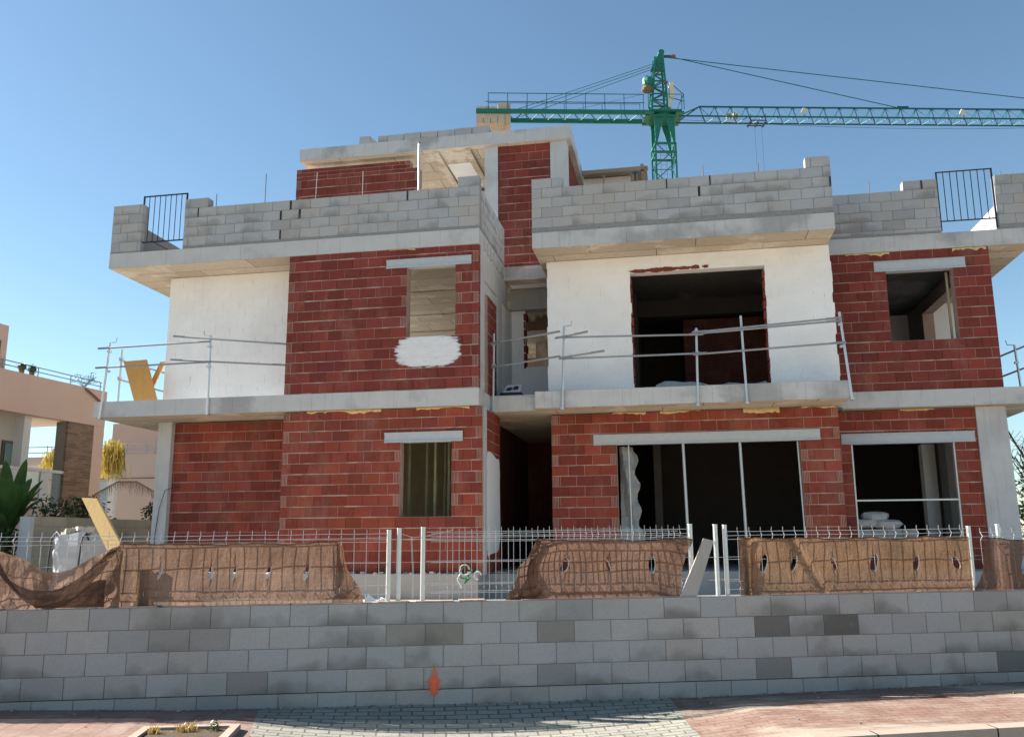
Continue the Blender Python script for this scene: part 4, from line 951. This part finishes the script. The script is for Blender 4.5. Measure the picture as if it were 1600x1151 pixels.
# tree pit
tp=thing('tree_pit','stone edged tree pit with dry grass set in the red pavement','planter',FWf.p(1.2,-1.2,0))
mb=MB(); b0,b1=1.02,1.80; d0,d1=.86,1.66; w=.07
zf=.012
for (a,b,c,d) in ((b0,b1,d0,d0+w),(b0,b1,d1-w,d1),(b0,b0+w,d0+w,d1-w),(b1-w,b1,d0+w,d1-w)): mb.box(FWf,a,b,-d,-c,-.2,zf+.02)
mb.build('stone_edge',M['kerb'],tp)
mb=MB(); mb.quad([FWf.p(b0+w,-(d1-w),.011),FWf.p(b1-w,-(d1-w),.011),FWf.p(b1-w,-(d0+w),.011),FWf.p(b0+w,-(d0+w),.011)],0); mb.build('soil',M['soil'],tp)
def grass(mb,c,n,h,sp,seed):
    rr=random.Random(seed)
    for k in range(n):
        a=rr.uniform(0,6.28); r=rr.uniform(0,sp); x=c[0]+r*math.cos(a); y=c[1]+r*math.sin(a); l=rr.uniform(.4,1)*h; b=rr.uniform(0,6.28); o=rr.uniform(.1,.7)*l; w=.004; g=rr.uniform(.6,1.3)
        e=(math.cos(b)*o,math.sin(b)*o); s=(-math.sin(b)*w,math.cos(b)*w)
        m_=(x+e[0]*.4,y+e[1]*.4,c[2]+l*.7)
        mb.quad([(x-s[0],y-s[1],c[2]),(x+s[0],y+s[1],c[2]),(m_[0]+s[0]*.8,m_[1]+s[1]*.8,m_[2]),(m_[0]-s[0]*.8,m_[1]-s[1]*.8,m_[2])],0,(g,g,g)); mb.quad([(m_[0]-s[0]*.8,m_[1]-s[1]*.8,m_[2]),(m_[0]+s[0]*.8,m_[1]+s[1]*.8,m_[2]),(x+e[0],y+e[1],c[2]+l)],0,(g,g,g))
mb=MB(); grass(mb,FWf.p(1.40,-1.0,.0),120,.085,.08,1); 
tag(mb.build('dry_grass_tuft',M['drygrass']),'straw coloured grass tuft growing in the tree pit','grass tuft')
def leafcloud(mb,c,rx,ry,rz,n,ls,seed,mat=0,lo=.5,hi=1.4,asp=.45):
    rr=random.Random(seed)
    for k in range(n):
        while True:
            v=Vector((rr.uniform(-1,1),rr.uniform(-1,1),rr.uniform(-1,1)))
            if v.length<1 and v.length>rr.uniform(0,.9): break
        f=.65+.7*mnoise.noise(v*2.3+Vector((seed,0,0))); 
        p=Vector((c[0]+v.x*rx*(.75+.5*f),c[1]+v.y*ry*(.75+.5*f),c[2]+v.z*rz*(.75+.5*f)))
        d=Vector((rr.gauss(0,1),rr.gauss(0,1),rr.gauss(.2,.7))).normalized(); e=d.cross(Vector((rr.gauss(0,1),rr.gauss(0,1),rr.gauss(0,1)))).normalized(); l=ls*rr.uniform(.6,1.3); g=rr.uniform(lo,hi)
        mb.quad([p,p+d*l*.5+e*l*asp*.5,p+d*l,p+d*l*.5-e*l*asp*.5],mat,(g,g*rr.uniform(.9,1.1),g))
mb=MB(); grass(mb,FWf.p(1.16,-1.06,.0),60,.08,.05,2); tag(mb.build('dry_grass_tuft',M['drygrass']),'smaller flattened straw tuft at the left corner of the tree pit','grass tuft')
mb=MB(); leafcloud(mb,FWf.p(1.62,-1.0,.04),.05,.05,.045,60,.035,3); tag(mb.build('weed',M['leaf']),'small green weed at the right corner of the tree pit','weed')

# ------------------------------------------------------------------ plot edge on the left: boundary wall, bag, house, plants
bw=thing('boundary_wall','block boundary wall with painted tan bounce light behind the big white bag','wall',(-9.4,4,.5))
mb=MB(); masonry(mb,Frame((-9.3,.52,0),(0,1)),[(0,12,.4,2.06)],zbase=.46,blen=.4,gv=.006,gh=.006,thick=.2,skin=.1,tint=tint_block,smear=0,rec=.006); mb.build('block_course',[M['bounceblock'],M['tanjoint']],bw)
mb=MB(); mb.box(W,-9.52,-9.28,.40,.515,.3,2.05); mb.build('wall_end',M['column'],bw)  # near end of the wall, left grey without the painted bounce
bg=thing('bulk_bag','open white bulk bag full of rubble in front of the boundary wall','bag',(-4.9,-4,.5))
mb=MB(); nu,nv=28,14; G=[]
for j in range(nv+1):
    row=[]; b=j/nv; z=.5+1.14*b
    for i in range(nu):
        a=2*math.pi*i/nu; ca,sa=math.cos(a),math.sin(a); f=lambda q:math.copysign(abs(q)**.45,q)
        s=.30*(1-.10*b+.05*math.sin(b*9)); d=1+.10*mnoise.noise(Vector((ca*2,sa*2,z*4)))+.10*mnoise.noise(Vector((ca*5,sa*5,z*9)))
        row.append((-4.87+s*f(ca)*d,-4.0+s*f(sa)*d,z+(.07*mnoise.noise(Vector((ca*2,sa*2,3)))*b*2 if j==nv else 0)))
    G.append(row)
for j in range(nv):
    for i in range(nu): k=(i+1)%nu; mb.quad([G[j][i],G[j][k],G[j+1][k],G[j+1][i]],0,smooth=True)
mb.quad([(x*.0+q[0],q[1],1.52) for x,q in ((1,r_) for r_ in G[nv])],0); mb.build('sack_body',M['bag'],bg)
mb=MB()
for x in (-5.13,-4.66):
    mb=MB(); mb.path([(x,-4.33,.9),(x+.005,-4.33,1.3),(x+.01,-4.31,1.58),(x+.04,-4.27,1.66),(x+.07,-4.24,1.55)],.014,0,5); mb.build('lifting_strap',M['strap'],bg)
mb=MB()
for k in range(40):
    s=R.uniform(.03,.09); F=Frame((-4.87+R.uniform(-.2,.2),-4+R.uniform(-.2,.2),1.58+R.uniform(0,.14)),(1,R.uniform(-1,1))); c=R.uniform(.6,1.3); mb.box(F,-s,s,-s*.6,s*.6,-s*.5,s*.5,0,(c,c,c))
mb.build('rubble',M['rubble'],bg)['kind']='stuff'

# neighbour house (runs away from the street)
an=rad(4.6); NU=(math.sin(an),math.cos(an))            # local x: away from camera
FN=Frame((-13.22,8,0),NU)                               # face at y=0 looks to +X ; s = -x
nb=thing('neighbour_house','salmon neighbouring house with a covered porch, brick pier and roof terrace','house',(-16,4,0))
def nbx(s0,s1,y0,y1,z0,z1,name,mat,**kw):
    mb=MB(); mb.box(FN,-s1,-s0,y0,y1,z0,z1); return mb.build(name,M[mat],nb,**kw)
nbx(0,12,0,.25,4.90,5.96,'parapet','salmon'); nbx(0,12,.25,6,5.0,5.2,'terrace_slab','pale')
nbx(0,.25,.25,6,5.2,5.96,'parapet','salmon')
nbx(0,.42,.003,.5,.4,4.897,'corner_pier','salmon'); 
mb=MB(); masonry(mb,Frame(FN.p(-1.44,.004,0),NU),[(0,1.02,.4,4.895)],zbase=.4,course=.075,blen=.25,gv=.006,gh=.01,thick=.4,skin=.08,tint=lambda:(lambda k:(k,k,k))(R.uniform(.7,1.2)),smear=0,rec=.004)
mb.build('brick_pier',[simple('brown_facing_brick',(.25,.145,.095),.9,tinted=True,scale=20),M['tanjoint']],nb)
nbx(2.56,2.80,.2,.5,2.4,4.897,'column','pale'); nbx(1.45,12,.0,6,2.2,2.5,'porch_floor','palepink'); nbx(1.44,12,.02,.3,.3,2.2,'base_wall','palepink')
nbx(1.74,12,1.0,1.2,2.5,5.0,'back_wall','pale')
mb=MB(); mb.box(FN,-2.68,-2.08,.95,.999,2.5,4.27); d=mb.build('porch_door',M['frame'],nb); mb=MB(); mb.box(FN,-2.62,-2.14,.93,.949,2.55,4.2); mb.build('pane',M['window'],d)
nbx(3.62,9,.2,5,5.96,7.16,'upper_room','salmon')
mb=MB(); mb.box(FN,-4.6,-3.86,.16,.2,6.0,6.72); d=mb.build('window',M['frame'],nb); mb=MB(); mb.box(FN,-4.55,-3.92,.13,.159,6.04,6.68); mb.build('pane',M['window'],d)
mb=MB()
for z in (6.10,6.22): mb.tube(FN.p(-11,.1,z),FN.p(-.15,.1,z),.016,0,6)
for k in range(8): mb.tube(FN.p(-.2-k*1.2,.1,5.96),FN.p(-.2-k*1.2,.1,6.22),.014,0,6)
mb.build('terrace_railing',M['rail_blue'],nb)
mb=MB(); 
for o_ in (0,.06): mb.path([FN.p(-.95,-.02-o_*.3,5.95-o_),FN.p(-.45,-.03,5.72-o_),FN.p(-.05,-.03,5.52-o_)],.018,0,6)
mb.build('hanging_cable',M['redbrown'],nb)
nbx(.75,9,.02,.12,3.42,3.50,'balustrade_rail','pale'); 
for s0 in (.9,1.95,3.0,4.05): nbx(s0,s0+.28,.03,.10,2.5,3.415,'balustrade_post','pale')
for s0 in (1.2,2.25,3.3): nbx(s0,s0+.73,.06,.075,2.5,3.415,'balustrade_glass','glass')
for s,lab,seed in ((3.15,'round cactus in a pot on the salmon terrace, nearer the upper room',1),(2.80,'round cactus in a pot on the salmon terrace, beside the first',2)):
    p=FN.p(-s,.12,5.96); t=thing('potted_cactus',lab,'potted plant',p,'pots on the salmon terrace')
    mb=MB(); mb.tube((p[0],p[1],5.965),(p[0],p[1],6.05),.06,0,10,.075); mb.build('pot',M['frame'],t)
    mb=MB(); blob(mb,(p[0],p[1],6.14),.11,.11,.10,seed,10,8,.05,1); leafcloud(mb,(p[0],p[1],6.16),.10,.10,.11,60,.05,seed); mb.build('foliage',M['leaf'],t)
p=FN.p(-.80,.15,5.96); mb=MB(); rr=random.Random(5)
for k in range(26):
    a=rr.uniform(0,6.28); q=(p[0]+rr.uniform(-.1,.1)+.25*math.cos(a),p[1]+.25*math.sin(a),5.98+rr.uniform(.15,.4)); mb.path([(p[0],p[1],5.965),((p[0]+q[0])/2,(p[1]+q[1])/2,6.1),q],.004,0,4); leafcloud(mb,q,.05,.05,.05,6,.05,k)
tag(mb.build('terrace_shrub',M['leaf']),'thin leafy shrub on the near corner of the salmon terrace','shrub')
# far house wall with railing
fh=thing('far_house','faded pink house wall with a roof railing far behind the palm','house',(-18,19,0))
mb=MB(); mb.box(W,-26,-13.5,18,18.4,0,5.15); mb.build('wall',M['palepink'],fh)
mb=MB(); mb.box(W,-26,-13.5,17.97,18.0,4.15,4.18); mb.build('wall_joint',M['frame'],fh)
mb=MB(); 
for z in (5.35,5.6): mb.tube((-26,18.2,z),(-13.5,18.2,z),.02,0,5)
for k in range(14): mb.tube((-26+k*.95,18.2,5.15),(-26+k*.95,18.2,5.65),.018,0,5)
mb.build('roof_railing',M['rail_blue'],fh)
mb=MB(); mb.box(W,-22,-19.3,22,25,5,6.25); mb.build('roof_room',M['pale'],fh); mb=MB(); mb.box(W,-22.4,-20.2,21.5,21.9,5,7.0); mb.build('chimney',M['salmon'],fh)
mb=MB(); mb.box(W,-24.0,-23.2,17.9,17.999,3.9,4.7); mb.build('window',M['pale'],fh)
t=thing('garden_pillar','white garden pillar with a blue tinted panel under the palm','pillar',(-17.2,14,0))
mb=MB(); mb.box(W,-17.05,-16.82,13.9,14.1,.4,3.85); mb.build('post',M['pale'],t); mb=MB(); mb.box(W,-17.45,-17.05,13.97,14.03,.9,3.75); mb.build('panel',simple('blue_panel',(.35,.45,.52),.3),t)
# palm with yellow hanging flowers
pt=thing('palm_tree','palm with hanging yellow flower clusters behind the brick pier','palm',(-18.2,14.2,0))
mb=MB(); mb.path([(-18.2,14.2,0),(-18.25,14.2,2.5),(-18.2,14.2,5.0)],.22,0,10,taper=.75); mb.build('trunk',M['bark'],pt)
def strands(cx,cy,w,zt_,zb_,n,seed,slope):
    rr=random.Random(seed); mb=MB()
    for k in range(n):
        x=cx+rr.gauss(0,w*.42); y=cy+rr.gauss(0,.18); u=(x-cx)/w; z=zt_-slope*abs(u)*.8-rr.uniform(0,.5)*(zt_-zb_); ln=rr.uniform(.25,.75)*(zt_-zb_)*.8; g=rr.uniform(.5,1.35); px,pz=x,z
        for s in range(5):
            qx=px+rr.uniform(-.035,.035); qz=pz-ln/5; 
            if qz<zb_-.2: break
            ww=.018; mb.quad([(px-ww,y,pz),(px+ww,y-.01,pz),(qx+ww,y-.01,qz),(qx-ww,y,qz)],0,(g,g,g)); px,pz=qx,qz
            if rr.random()<.7:
                mb.quad([(px,y-.01,pz),(px+rr.uniform(-.06,.06),y-.03,pz+.03),(px+rr.uniform(-.06,.06),y-.02,pz-.04)],0,(g*.8,g*.85,g))
    return mb
strands(-17.0,13.9,.5,5.35,3.9,420,1,.3).build('flower_cluster',M['yellowflower'],pt); strands(-19.3,13.9,.55,5.1,4.15,320,2,.5).build('flower_cluster',M['yellowflower'],pt)
def frond(mb,pts,wid,n,seed,mat=0,droop=.6):
    rr=random.Random(seed); P=[Vector(p) for p in pts]
    mb.path(P,.02,mat,5,taper=.4)
    for i in range(n):
        a=i/n*(len(P)-1); k=min(int(a),len(P)-2); q=P[k].lerp(P[k+1],a-k); d=(P[k+1]-P[k]).normalized()
        for sgn in (-1,1):
            e=(d.cross(Vector((0,0,1))).normalized()*sgn*.7+d*.5+Vector((0,0,-droop*rr.uniform(.6,1.4)))).normalized(); l=wid*rr.uniform(.6,1.1)*(1-.5*abs(i/n-.4)); g=rr.uniform(.6,1.3); w=Vector((0,0,1)).cross(e).normalized()*.012
            mb.quad([q-w,q+w,q+e*l],mat,(g,g,g))
mb=MB(); frond(mb,[(-10.9,4.0,2.2),(-10.75,4.4,2.72),(-10.5,4.9,3.05),(-10.3,5.4,3.08),(-10.1,5.9,2.85),(-10.0,6.3,2.5),(-9.95,6.4,2.25)],.45,70,3,droop=1.1)
tag(mb.build('dead_palm_frond',M['dryfrond']),'dry brownish palm frond arching over the boundary wall','palm frond')
# banana plant
bp=thing('banana_plant','banana plant with broad dark green leaves beside the porch','plant',(-10.8,1.6,.5))
mb=MB(); mb.path([(-10.8,1.6,.4),(-10.78,1.6,1.8)],.11,0,8,taper=.6); mb.build('stem',M['bark'],bp)
def bleaf(ax,ay,ln,up,wid,seed):
    rr=random.Random(seed); mb=MB(); b=Vector((-10.78,1.6,1.6)); n=10; prev=None
    for i in range(n+1):
        a=i/n; c=b+Vector((ax*ln*a,ay*ln*a,up*a-ln*.55*a*a*.8)); w=wid*math.sin(math.pi*min(1,.08+a*.92))**.7*.5; side=Vector((-ay,ax,0)).normalized() if (ax or ay) else Vector((1,0,0))
        L_=c+side*w+Vector((0,0,w*.5)); R_=c-side*w+Vector((0,0,w*.5))
        if prev:
            g=rr.uniform(.75,1.2); mb.quad([prev[0],prev[1],c,L_],0,(g,g,g),smooth=True); mb.quad([prev[1],prev[2],R_,c],0,(g,g,g),smooth=True)
        prev=(L_,c,R_)
    mb.build('leaf',M['banana'],bp)
for k in range(15):
    a=k*2.399; bleaf(math.cos(a)*.6,math.sin(a)*.6,R.uniform(.7,1.5),R.uniform(1.1,2.3),R.uniform(.20,.32),k)
def shrub(label,c,rx,ry,rz,n,ls,seed,mat='leaf',name='shrub',stem=True):
    t=thing(name,label,'shrub',(c[0],c[1],.5)); rr=random.Random(seed)
    mb=MB()
    for k in range(7): mb.path([(c[0],c[1],.45),(c[0]+rr.uniform(-.4,.4)*rx,c[1]+rr.uniform(-.4,.4)*ry,c[2]),(c[0]+rr.uniform(-.9,.9)*rx,c[1]+rr.uniform(-.9,.9)*ry,c[2]+rr.uniform(.2,.8)*rz)],.02,0,5,taper=.3)
    mb.build('branches',M['bark'],t)
    mb=MB(); leafcloud(mb,c,rx,ry,rz,n,ls,seed); 
    for k in range(6): leafcloud(mb,(c[0]+rr.uniform(-.8,.8)*rx,c[1]+rr.uniform(-.8,.8)*ry,c[2]+rr.uniform(.2,1)*rz),rx*.35,ry*.35,rz*.35,n//10,ls,seed+k)
    mb.build('foliage',M[mat],t)
shrub('dark leafy shrub between the banana plant and the yellow plank',(-10.6,3.4,1.9),.5,1.2,.55,1300,.10,11)
shrub('low dark shrub below the banana plant at the left edge',(-10.1,.5,1.25),.5,.8,.6,900,.12,12)
shrub('sparse shrub on the boundary wall beside the grey column',(-10.2,6.2,2.2),.25,.6,.33,260,.10,13)
shrub('tall dark tree crown at the left edge before the porch',(-11.4,.55,3.0),.5,.6,.95,1500,.14,14,name='tree')
# bare thorny bush and distant hedge on the right
rt=thing('bare_tree','bare spiky tree with few autumn leaves beyond the right column','tree',(12.4,9,0)); rr=random.Random(8)
mb=MB(); mb.path([(12.75,9,0),(12.65,9,2),(12.55,9,3.0)],.09,0,7,taper=.6)
for k in range(60):
    b=Vector((12.5+rr.uniform(-.3,.3),9+rr.uniform(-.3,.3),rr.uniform(1.2,3.2))); e=b+Vector((rr.uniform(-1.3,1.3),rr.uniform(-.6,.6),rr.uniform(.2,1.6))); m_=b.lerp(e,.5)+Vector((rr.uniform(-.2,.2),0,rr.uniform(-.1,.3))); mb.path([b,m_,e],.02,0,5,taper=.25)
    for q in range(5):
        s=m_.lerp(e,rr.random()); mb.tube(s,s+Vector((rr.uniform(-.25,.25),rr.uniform(-.1,.1),rr.uniform(-.05,.25))),.006,0,4)
mb.path([(11.75,9.2,4.6),(12.1,9.2,3.8),(12.5,9.1,2.9)],.025,0,5)
mb.build('branches',M['bark'],rt)
mb=MB(); leafcloud(mb,(12.6,9.2,2.4),1.1,.7,1.0,380,.13,21); mb.build('foliage',M['twig'],rt)
shrub('dense hedge bush behind the bare tree at the right edge',(14.0,11,1.5),1.8,1.0,1.2,1500,.2,22)

# ------------------------------------------------------------------ tower crane
cb=.215; CU=(math.cos(cb),math.sin(cb)); CX,CY=3.47,40.0
FC=Frame((CX,CY,0),CU)
cr=thing('tower_crane','green tower crane with a blue jib standing behind the house','crane',(CX,CY,0))
def lat(mb,P,n,r,rd,mat=0,chords=True):
    """square/triangular lattice between two end outlines P[0] -> P[1] (lists of points)"""
    A=[Vector(p) for p in P[0]]; B=[Vector(p) for p in P[1]]; m_=len(A)
    if chords:
        for k in range(m_): mb.tube(A[k],B[k],r,mat,4)
    for k in range(m_):
        j=(k+1)%m_
        for i in range(n):
            a=A[k].lerp(B[k],i/n); b=A[j].lerp(B[j],(i+1)/n) ; c=A[j].lerp(B[j],i/n); d=A[k].lerp(B[k],(i+1)/n)
            if i%2==0: mb.tube(a,b,rd,mat,4,caps=False)
            else: mb.tube(c,d,rd,mat,4,caps=False)
            if rd>.03: mb.tube(d,b,rd*.8,mat,4,caps=False)
hw=.66
mb=MB(); q=lambda z,h=hw:[FC.p(-h,-h,z),FC.p(h,-h,z),FC.p(h,h,z),FC.p(-h,h,z)]
lat(mb,(q(-1),q(26.6)),22,.075,.038); 
for z in (26.6,26.0): 
    c=q(z)
    for k in range(4): mb.tube(c[k],c[(k+1)%4],.09,0,4)
mb.build('mast',M['green'],cr)
mb=MB(); 
for k in range(2): mb.tube(FC.p(-.2+k*.4,.1,4),FC.p(-.2+k*.4,.1,27),.02,0,4)
for k in range(70): mb.tube(FC.p(-.2,.1,4+k*.33),FC.p(.2,.1,4+k*.33),.012,0,4)
mb.build('ladder',M['oldsteel'],cr)
mb=MB()   # V-shaped turret below the slewing ring
for sy in (-hw,hw):
    for sx in (-1,1):
        mb.prism([FC.p(sx*.08,sy,28.5),FC.p(sx*.66,sy,28.5),FC.p(sx*.66,sy,26.6),FC.p(sx*.54,sy,26.6)],tuple(Vector((FC.d[0],FC.d[1],0))*.12))
mb.box(FC,-.75,.75,-.75,.75,28.45,28.62); mb.build('turret',M['green'],cr)
mb=MB(); mb.box(FC,-1.1,1.1,-1.0,1.0,28.75,28.86); mb.tube(FC.p(0,0,28.6),FC.p(0,0,28.8),.75,0,20); mb.box(FC,-1.25,-.7,-.95,.95,28.62,28.74); mb.box(FC,.7,1.25,-.95,.95,28.62,28.74); mb.build('slewing_platform',M['green'],cr)
mb=MB(); h2=lambda z,h,x0:[FC.p(x0-h,-h,z),FC.p(x0+h,-h,z),FC.p(x0+h,h,z),FC.p(x0-h,h,z)]
lat(mb,(h2(28.86,.55,-.25),h2(33.0,.26,-.12)),9,.09,.045); 
mb.prism([FC.p(-.65,-.3,32.2),FC.p(.12,-.3,32.2),FC.p(.2,-.3,33.3),FC.p(-.05,-.3,33.4)],tuple(Vector((FC.d[0],FC.d[1],0))*.6)); mb.tube(FC.p(.05,-.33,33.35),FC.p(.05,.33,33.35),.2,0,12); mb.tube(FC.p(-1.0,0,30.6),FC.p(-.4,0,30.9),.05,0,6); mb.build('tower_head',M['green'],cr)
mb=MB(); blob(mb,FC.p(-.95,-.3,31.1),.38,.38,.42,3,12,8,.1,.8); mb.build('winch_drum',M['green'],cr); mb=MB(); blob(mb,FC.p(-1.0,-.35,30.6),.38,.35,.24,4,12,8,.08,.8); mb.box(FC,.1,.35,-.5,-.3,31.0,31.15); mb.build('winch_motor',M['bark'],cr)
mb=MB(); mb.box(FC,.42,.72,-.7,-.3,29.9,30.9); mb.box(FC,.3,.5,-.6,-.2,29.2,29.8); mb.build('electric_cabinet',M['cream'],cr)
mb=MB()  # platform railing
for x in (-1.1,1.1,1.25): 
    mb.tube(FC.p(x,-1.0,28.86),FC.p(x,-1.0,29.9),.03,0,4)
mb.path([FC.p(-1.1,-1.0,29.9),FC.p(.6,-1.0,29.9),FC.p(1.1,-1.0,29.9)],.025,0,4); mb.path([FC.p(.6,-1.0,30.5),FC.p(1.25,-1.0,29.9),FC.p(1.25,1.0,29.9)],.03,0,4); mb.path([FC.p(.6,-1.0,29.6),FC.p(1.25,-1.0,29.4)],.03,0,4); mb.build('platform_railing',M['blue'],cr)
# jib
mb=MB(); J0,J1=1.0,34.0; zb_,zt_=28.62,29.55; jw=.5; nb_=30
for y in (-jw,jw): mb.tube(FC.p(J0,y,zb_),FC.p(J1,y,zb_),.06,0,4)
mb.tube(FC.p(J0+1.5,0,zt_),FC.p(J1,0,zt_),.065,0,4)
for y in (-jw,jw): mb.tube(FC.p(J0,y,zb_),FC.p(J0+1.5,0,zt_),.05,0,4)
st=(J1-J0-1.5)/nb_
for k in range(nb_):
    a=J0+1.5+k*st
    for y in (-jw,jw): mb.tube(FC.p(a,0,zt_),FC.p(a+st*.5,y,zb_),.028,0,4,caps=False); mb.tube(FC.p(a+st*.5,y,zb_),FC.p(a+st,0,zt_),.028,0,4,caps=False)
    mb.tube(FC.p(a,-jw,zb_),FC.p(a+st*.5,jw,zb_),.025,0,4,caps=False); mb.tube(FC.p(a+st*.5,jw,zb_),FC.p(a+st,-jw,zb_),.025,0,4,caps=False)
mb.build('jib',M['blue'],cr)
mb=MB(); 
for x,z in ((J0+2.0,28.9),): pass
mb.box(FC,5.75,6.85,-.4,-.36,28.38,28.44); mb.box(FC,5.75,6.85,.36,.4,28.38,28.44)
for x in (5.8,6.8): mb.tube(FC.p(x,-.4,28.4),FC.p(x,-.4,28.85),.025,0,4)
for x in (5.8,6.3,6.8): mb.tube(FC.p(x,-.3,28.3),FC.p(x,.3,28.3),.07,0,10)
mb.tube(FC.p(6.1,-.2,28.2),FC.p(6.1,-.2,20.0),.008,0,4); mb.tube(FC.p(6.7,.2,28.2),FC.p(6.7,.2,20.0),.008,0,4); mb.build('trolley',M['black'],cr)
mb=MB(); mb.box(FC,4.3,4.62,-.15,.1,28.7,29.0); mb.box(FC,4.75,4.88,-.15,.1,28.7,29.1); mb.box(FC,4.95,5.05,-.15,.1,28.7,29.1); mb.build('trolley_winch',M['olive'],cr)
for x in (9.4,20.1):
    mb=MB(); p=[FC.p(x-.25,-.55,28.95),FC.p(x+.1,-.6,28.85),FC.p(x+.28,-.55,29.15),FC.p(x-.05,-.5,29.3)]; mb.prism(p,tuple(Vector((FC.d[0],FC.d[1],0))*.1)); mb.build('jib_lamp',M['cream'],cr)
mb=MB(); lo=[FC.p(1+33*k/12,-.2,28.5-1.0*math.sin(math.pi*k/12)*.5) for k in range(13)]; mb.path(lo,.012,0,4); mb.build('hoist_rope',M['black'],cr)
for a,b,r in ((FC.p(.2,-.15,33.2),FC.p(16.0,0,29.6),.03),(FC.p(.2,.15,33.25),FC.p(30.5,0,29.75),.03),(FC.p(-.5,-.25,32.5),FC.p(-9.6,-.55,29.0),.022),(FC.p(-.5,0,32.45),FC.p(-9.4,-.2,29.0),.022),(FC.p(-.5,.25,32.4),FC.p(-9.4,.55,29.0),.022),(FC.p(-1.3,0,30.4),FC.p(-6.8,0,29.0),.012)):
    mb=MB(); mb.tube(a,b,r,0,5); mb.build('tie_bar',M['blue'],cr)
mb=MB(); mb.box(FC,.3,.75,-.08,.08,33.13,33.26,1); mb.box(FC,.752,1.05,-.11,.11,33.10,33.29,0); mb.box(FC,15.9,16.7,-.06,.06,29.58,29.70,1); mb.build('rope_anchor',[M['redbrown'],M['blue']],cr)
mb=MB()
for y in (-.65,.65): mb.box(FC,-12.4,-1.0,y-.06,y+.06,28.62,28.92)
for k in range(10): a=-11.5+k*1.1; mb.tube(FC.p(a,-.6,28.75),FC.p(a+.55,.6,28.75),.04,0,4); mb.tube(FC.p(a+.55,.6,28.75),FC.p(a+1.1,-.6,28.75),.04,0,4)
mb.build('counter_jib',M['green'],cr)
mb=MB(); y=-.66
for z,x0,x1 in ((30.05,-11.6,-1.3),(29.45,-11.8,-1.3)): mb.tube(FC.p(x0,y,z),FC.p(x1,y,z),.028,0,4); mb.tube(FC.p(x0,-y,z),FC.p(x1,-y,z),.022,0,4)
for k in range(9): x=-11.6+k*1.28; mb.tube(FC.p(x,y,28.9),FC.p(x,y,30.05),.028,0,4); mb.tube(FC.p(x,-y,28.9),FC.p(x,-y,30.05),.022,0,4)
mb.build('counter_jib_railing',M['blue'],cr)
xs=[-12.4,-11.92,-11.45,-10.98,-10.5,-10.12]
for k in range(5):
    mb=MB(); h=(29.15,29.15,29.12,29.4,29.4)[k]; mb.box(FC,xs[k]+.015,xs[k+1]-.015,-.58,.58,27.95-(.12 if k==4 else 0),h); mb.build('counterweight',M['cweight'],cr)

cr.location.z += .36
# ------------------------------------------------------------------ camera, light, world
cam=bpy.data.cameras.new('camera'); co=bpy.data.objects.new('camera',cam); COL.objects.link(co); scene.camera=co
yaw,pitch,roll=.1839,.1929,-.0061
fw=Vector((-math.sin(yaw)*math.cos(pitch),math.cos(yaw)*math.cos(pitch),math.sin(pitch))); r0=Vector((math.cos(yaw),math.sin(yaw),0)); u0=r0.cross(fw)
rv=r0*math.cos(roll)+u0*math.sin(roll); uv=-r0*math.sin(roll)+u0*math.cos(roll)
co.matrix_world=Matrix(((rv.x,uv.x,-fw.x,3.4846),(rv.y,uv.y,-fw.y,-15.4299),(rv.z,uv.z,-fw.z,1.5102),(0,0,0,1)))
cam.sensor_width=36; cam.sensor_fit='HORIZONTAL'; cam.lens=1378.4/1600*36; cam.clip_end=6000; cam.clip_start=.05

SUN_EL=rad(35); SUN_AZ=rad(-88.5)      # azimuth measured from +Y towards +X
to=Vector((math.sin(SUN_AZ)*math.cos(SUN_EL),math.cos(SUN_AZ)*math.cos(SUN_EL),math.sin(SUN_EL)))
sl=bpy.data.lights.new('sun','SUN'); sl.energy=5.0; sl.angle=rad(.5); sl.color=(1,.93,.82)
so=bpy.data.objects.new('sun',sl); COL.objects.link(so); so.rotation_euler=(-to).to_track_quat('-Z','Y').to_euler(); so.location=(-30,10,30)
w=bpy.data.worlds.new('World'); scene.world=w; w.use_nodes=True; nt=w.node_tree
sk=nt.nodes.new('ShaderNodeTexSky'); sk.sky_type='NISHITA'; sk.sun_disc=False; sk.sun_elevation=SUN_EL; sk.sun_rotation=SUN_AZ
sk.altitude=0; sk.air_density=1.0; sk.dust_density=.25; sk.ozone_density=1.2
bgn=nt.nodes['Background']; bgn.inputs['Strength'].default_value=.054; 
hs=nt.nodes.new('ShaderNodeMix'); hs.data_type='RGBA'; hs.blend_type='MULTIPLY'; hs.inputs[0].default_value=1; hs.inputs[7].default_value=(.885,1.0,.985,1)
nt.links.new(sk.outputs[0],hs.inputs[6]); nt.links.new(hs.outputs[2],bgn.inputs[0])
vs=scene.view_settings; vs.view_transform='Standard'; vs.look='None'; vs.exposure=1.68; vs.gamma=1; vs.use_curve_mapping=False
scene.cycles.max_bounces=8; scene.cycles.diffuse_bounces=5; scene.cycles.transparent_max_bounces=12
try: scene.cycles.use_denoising=True
except Exception: pass
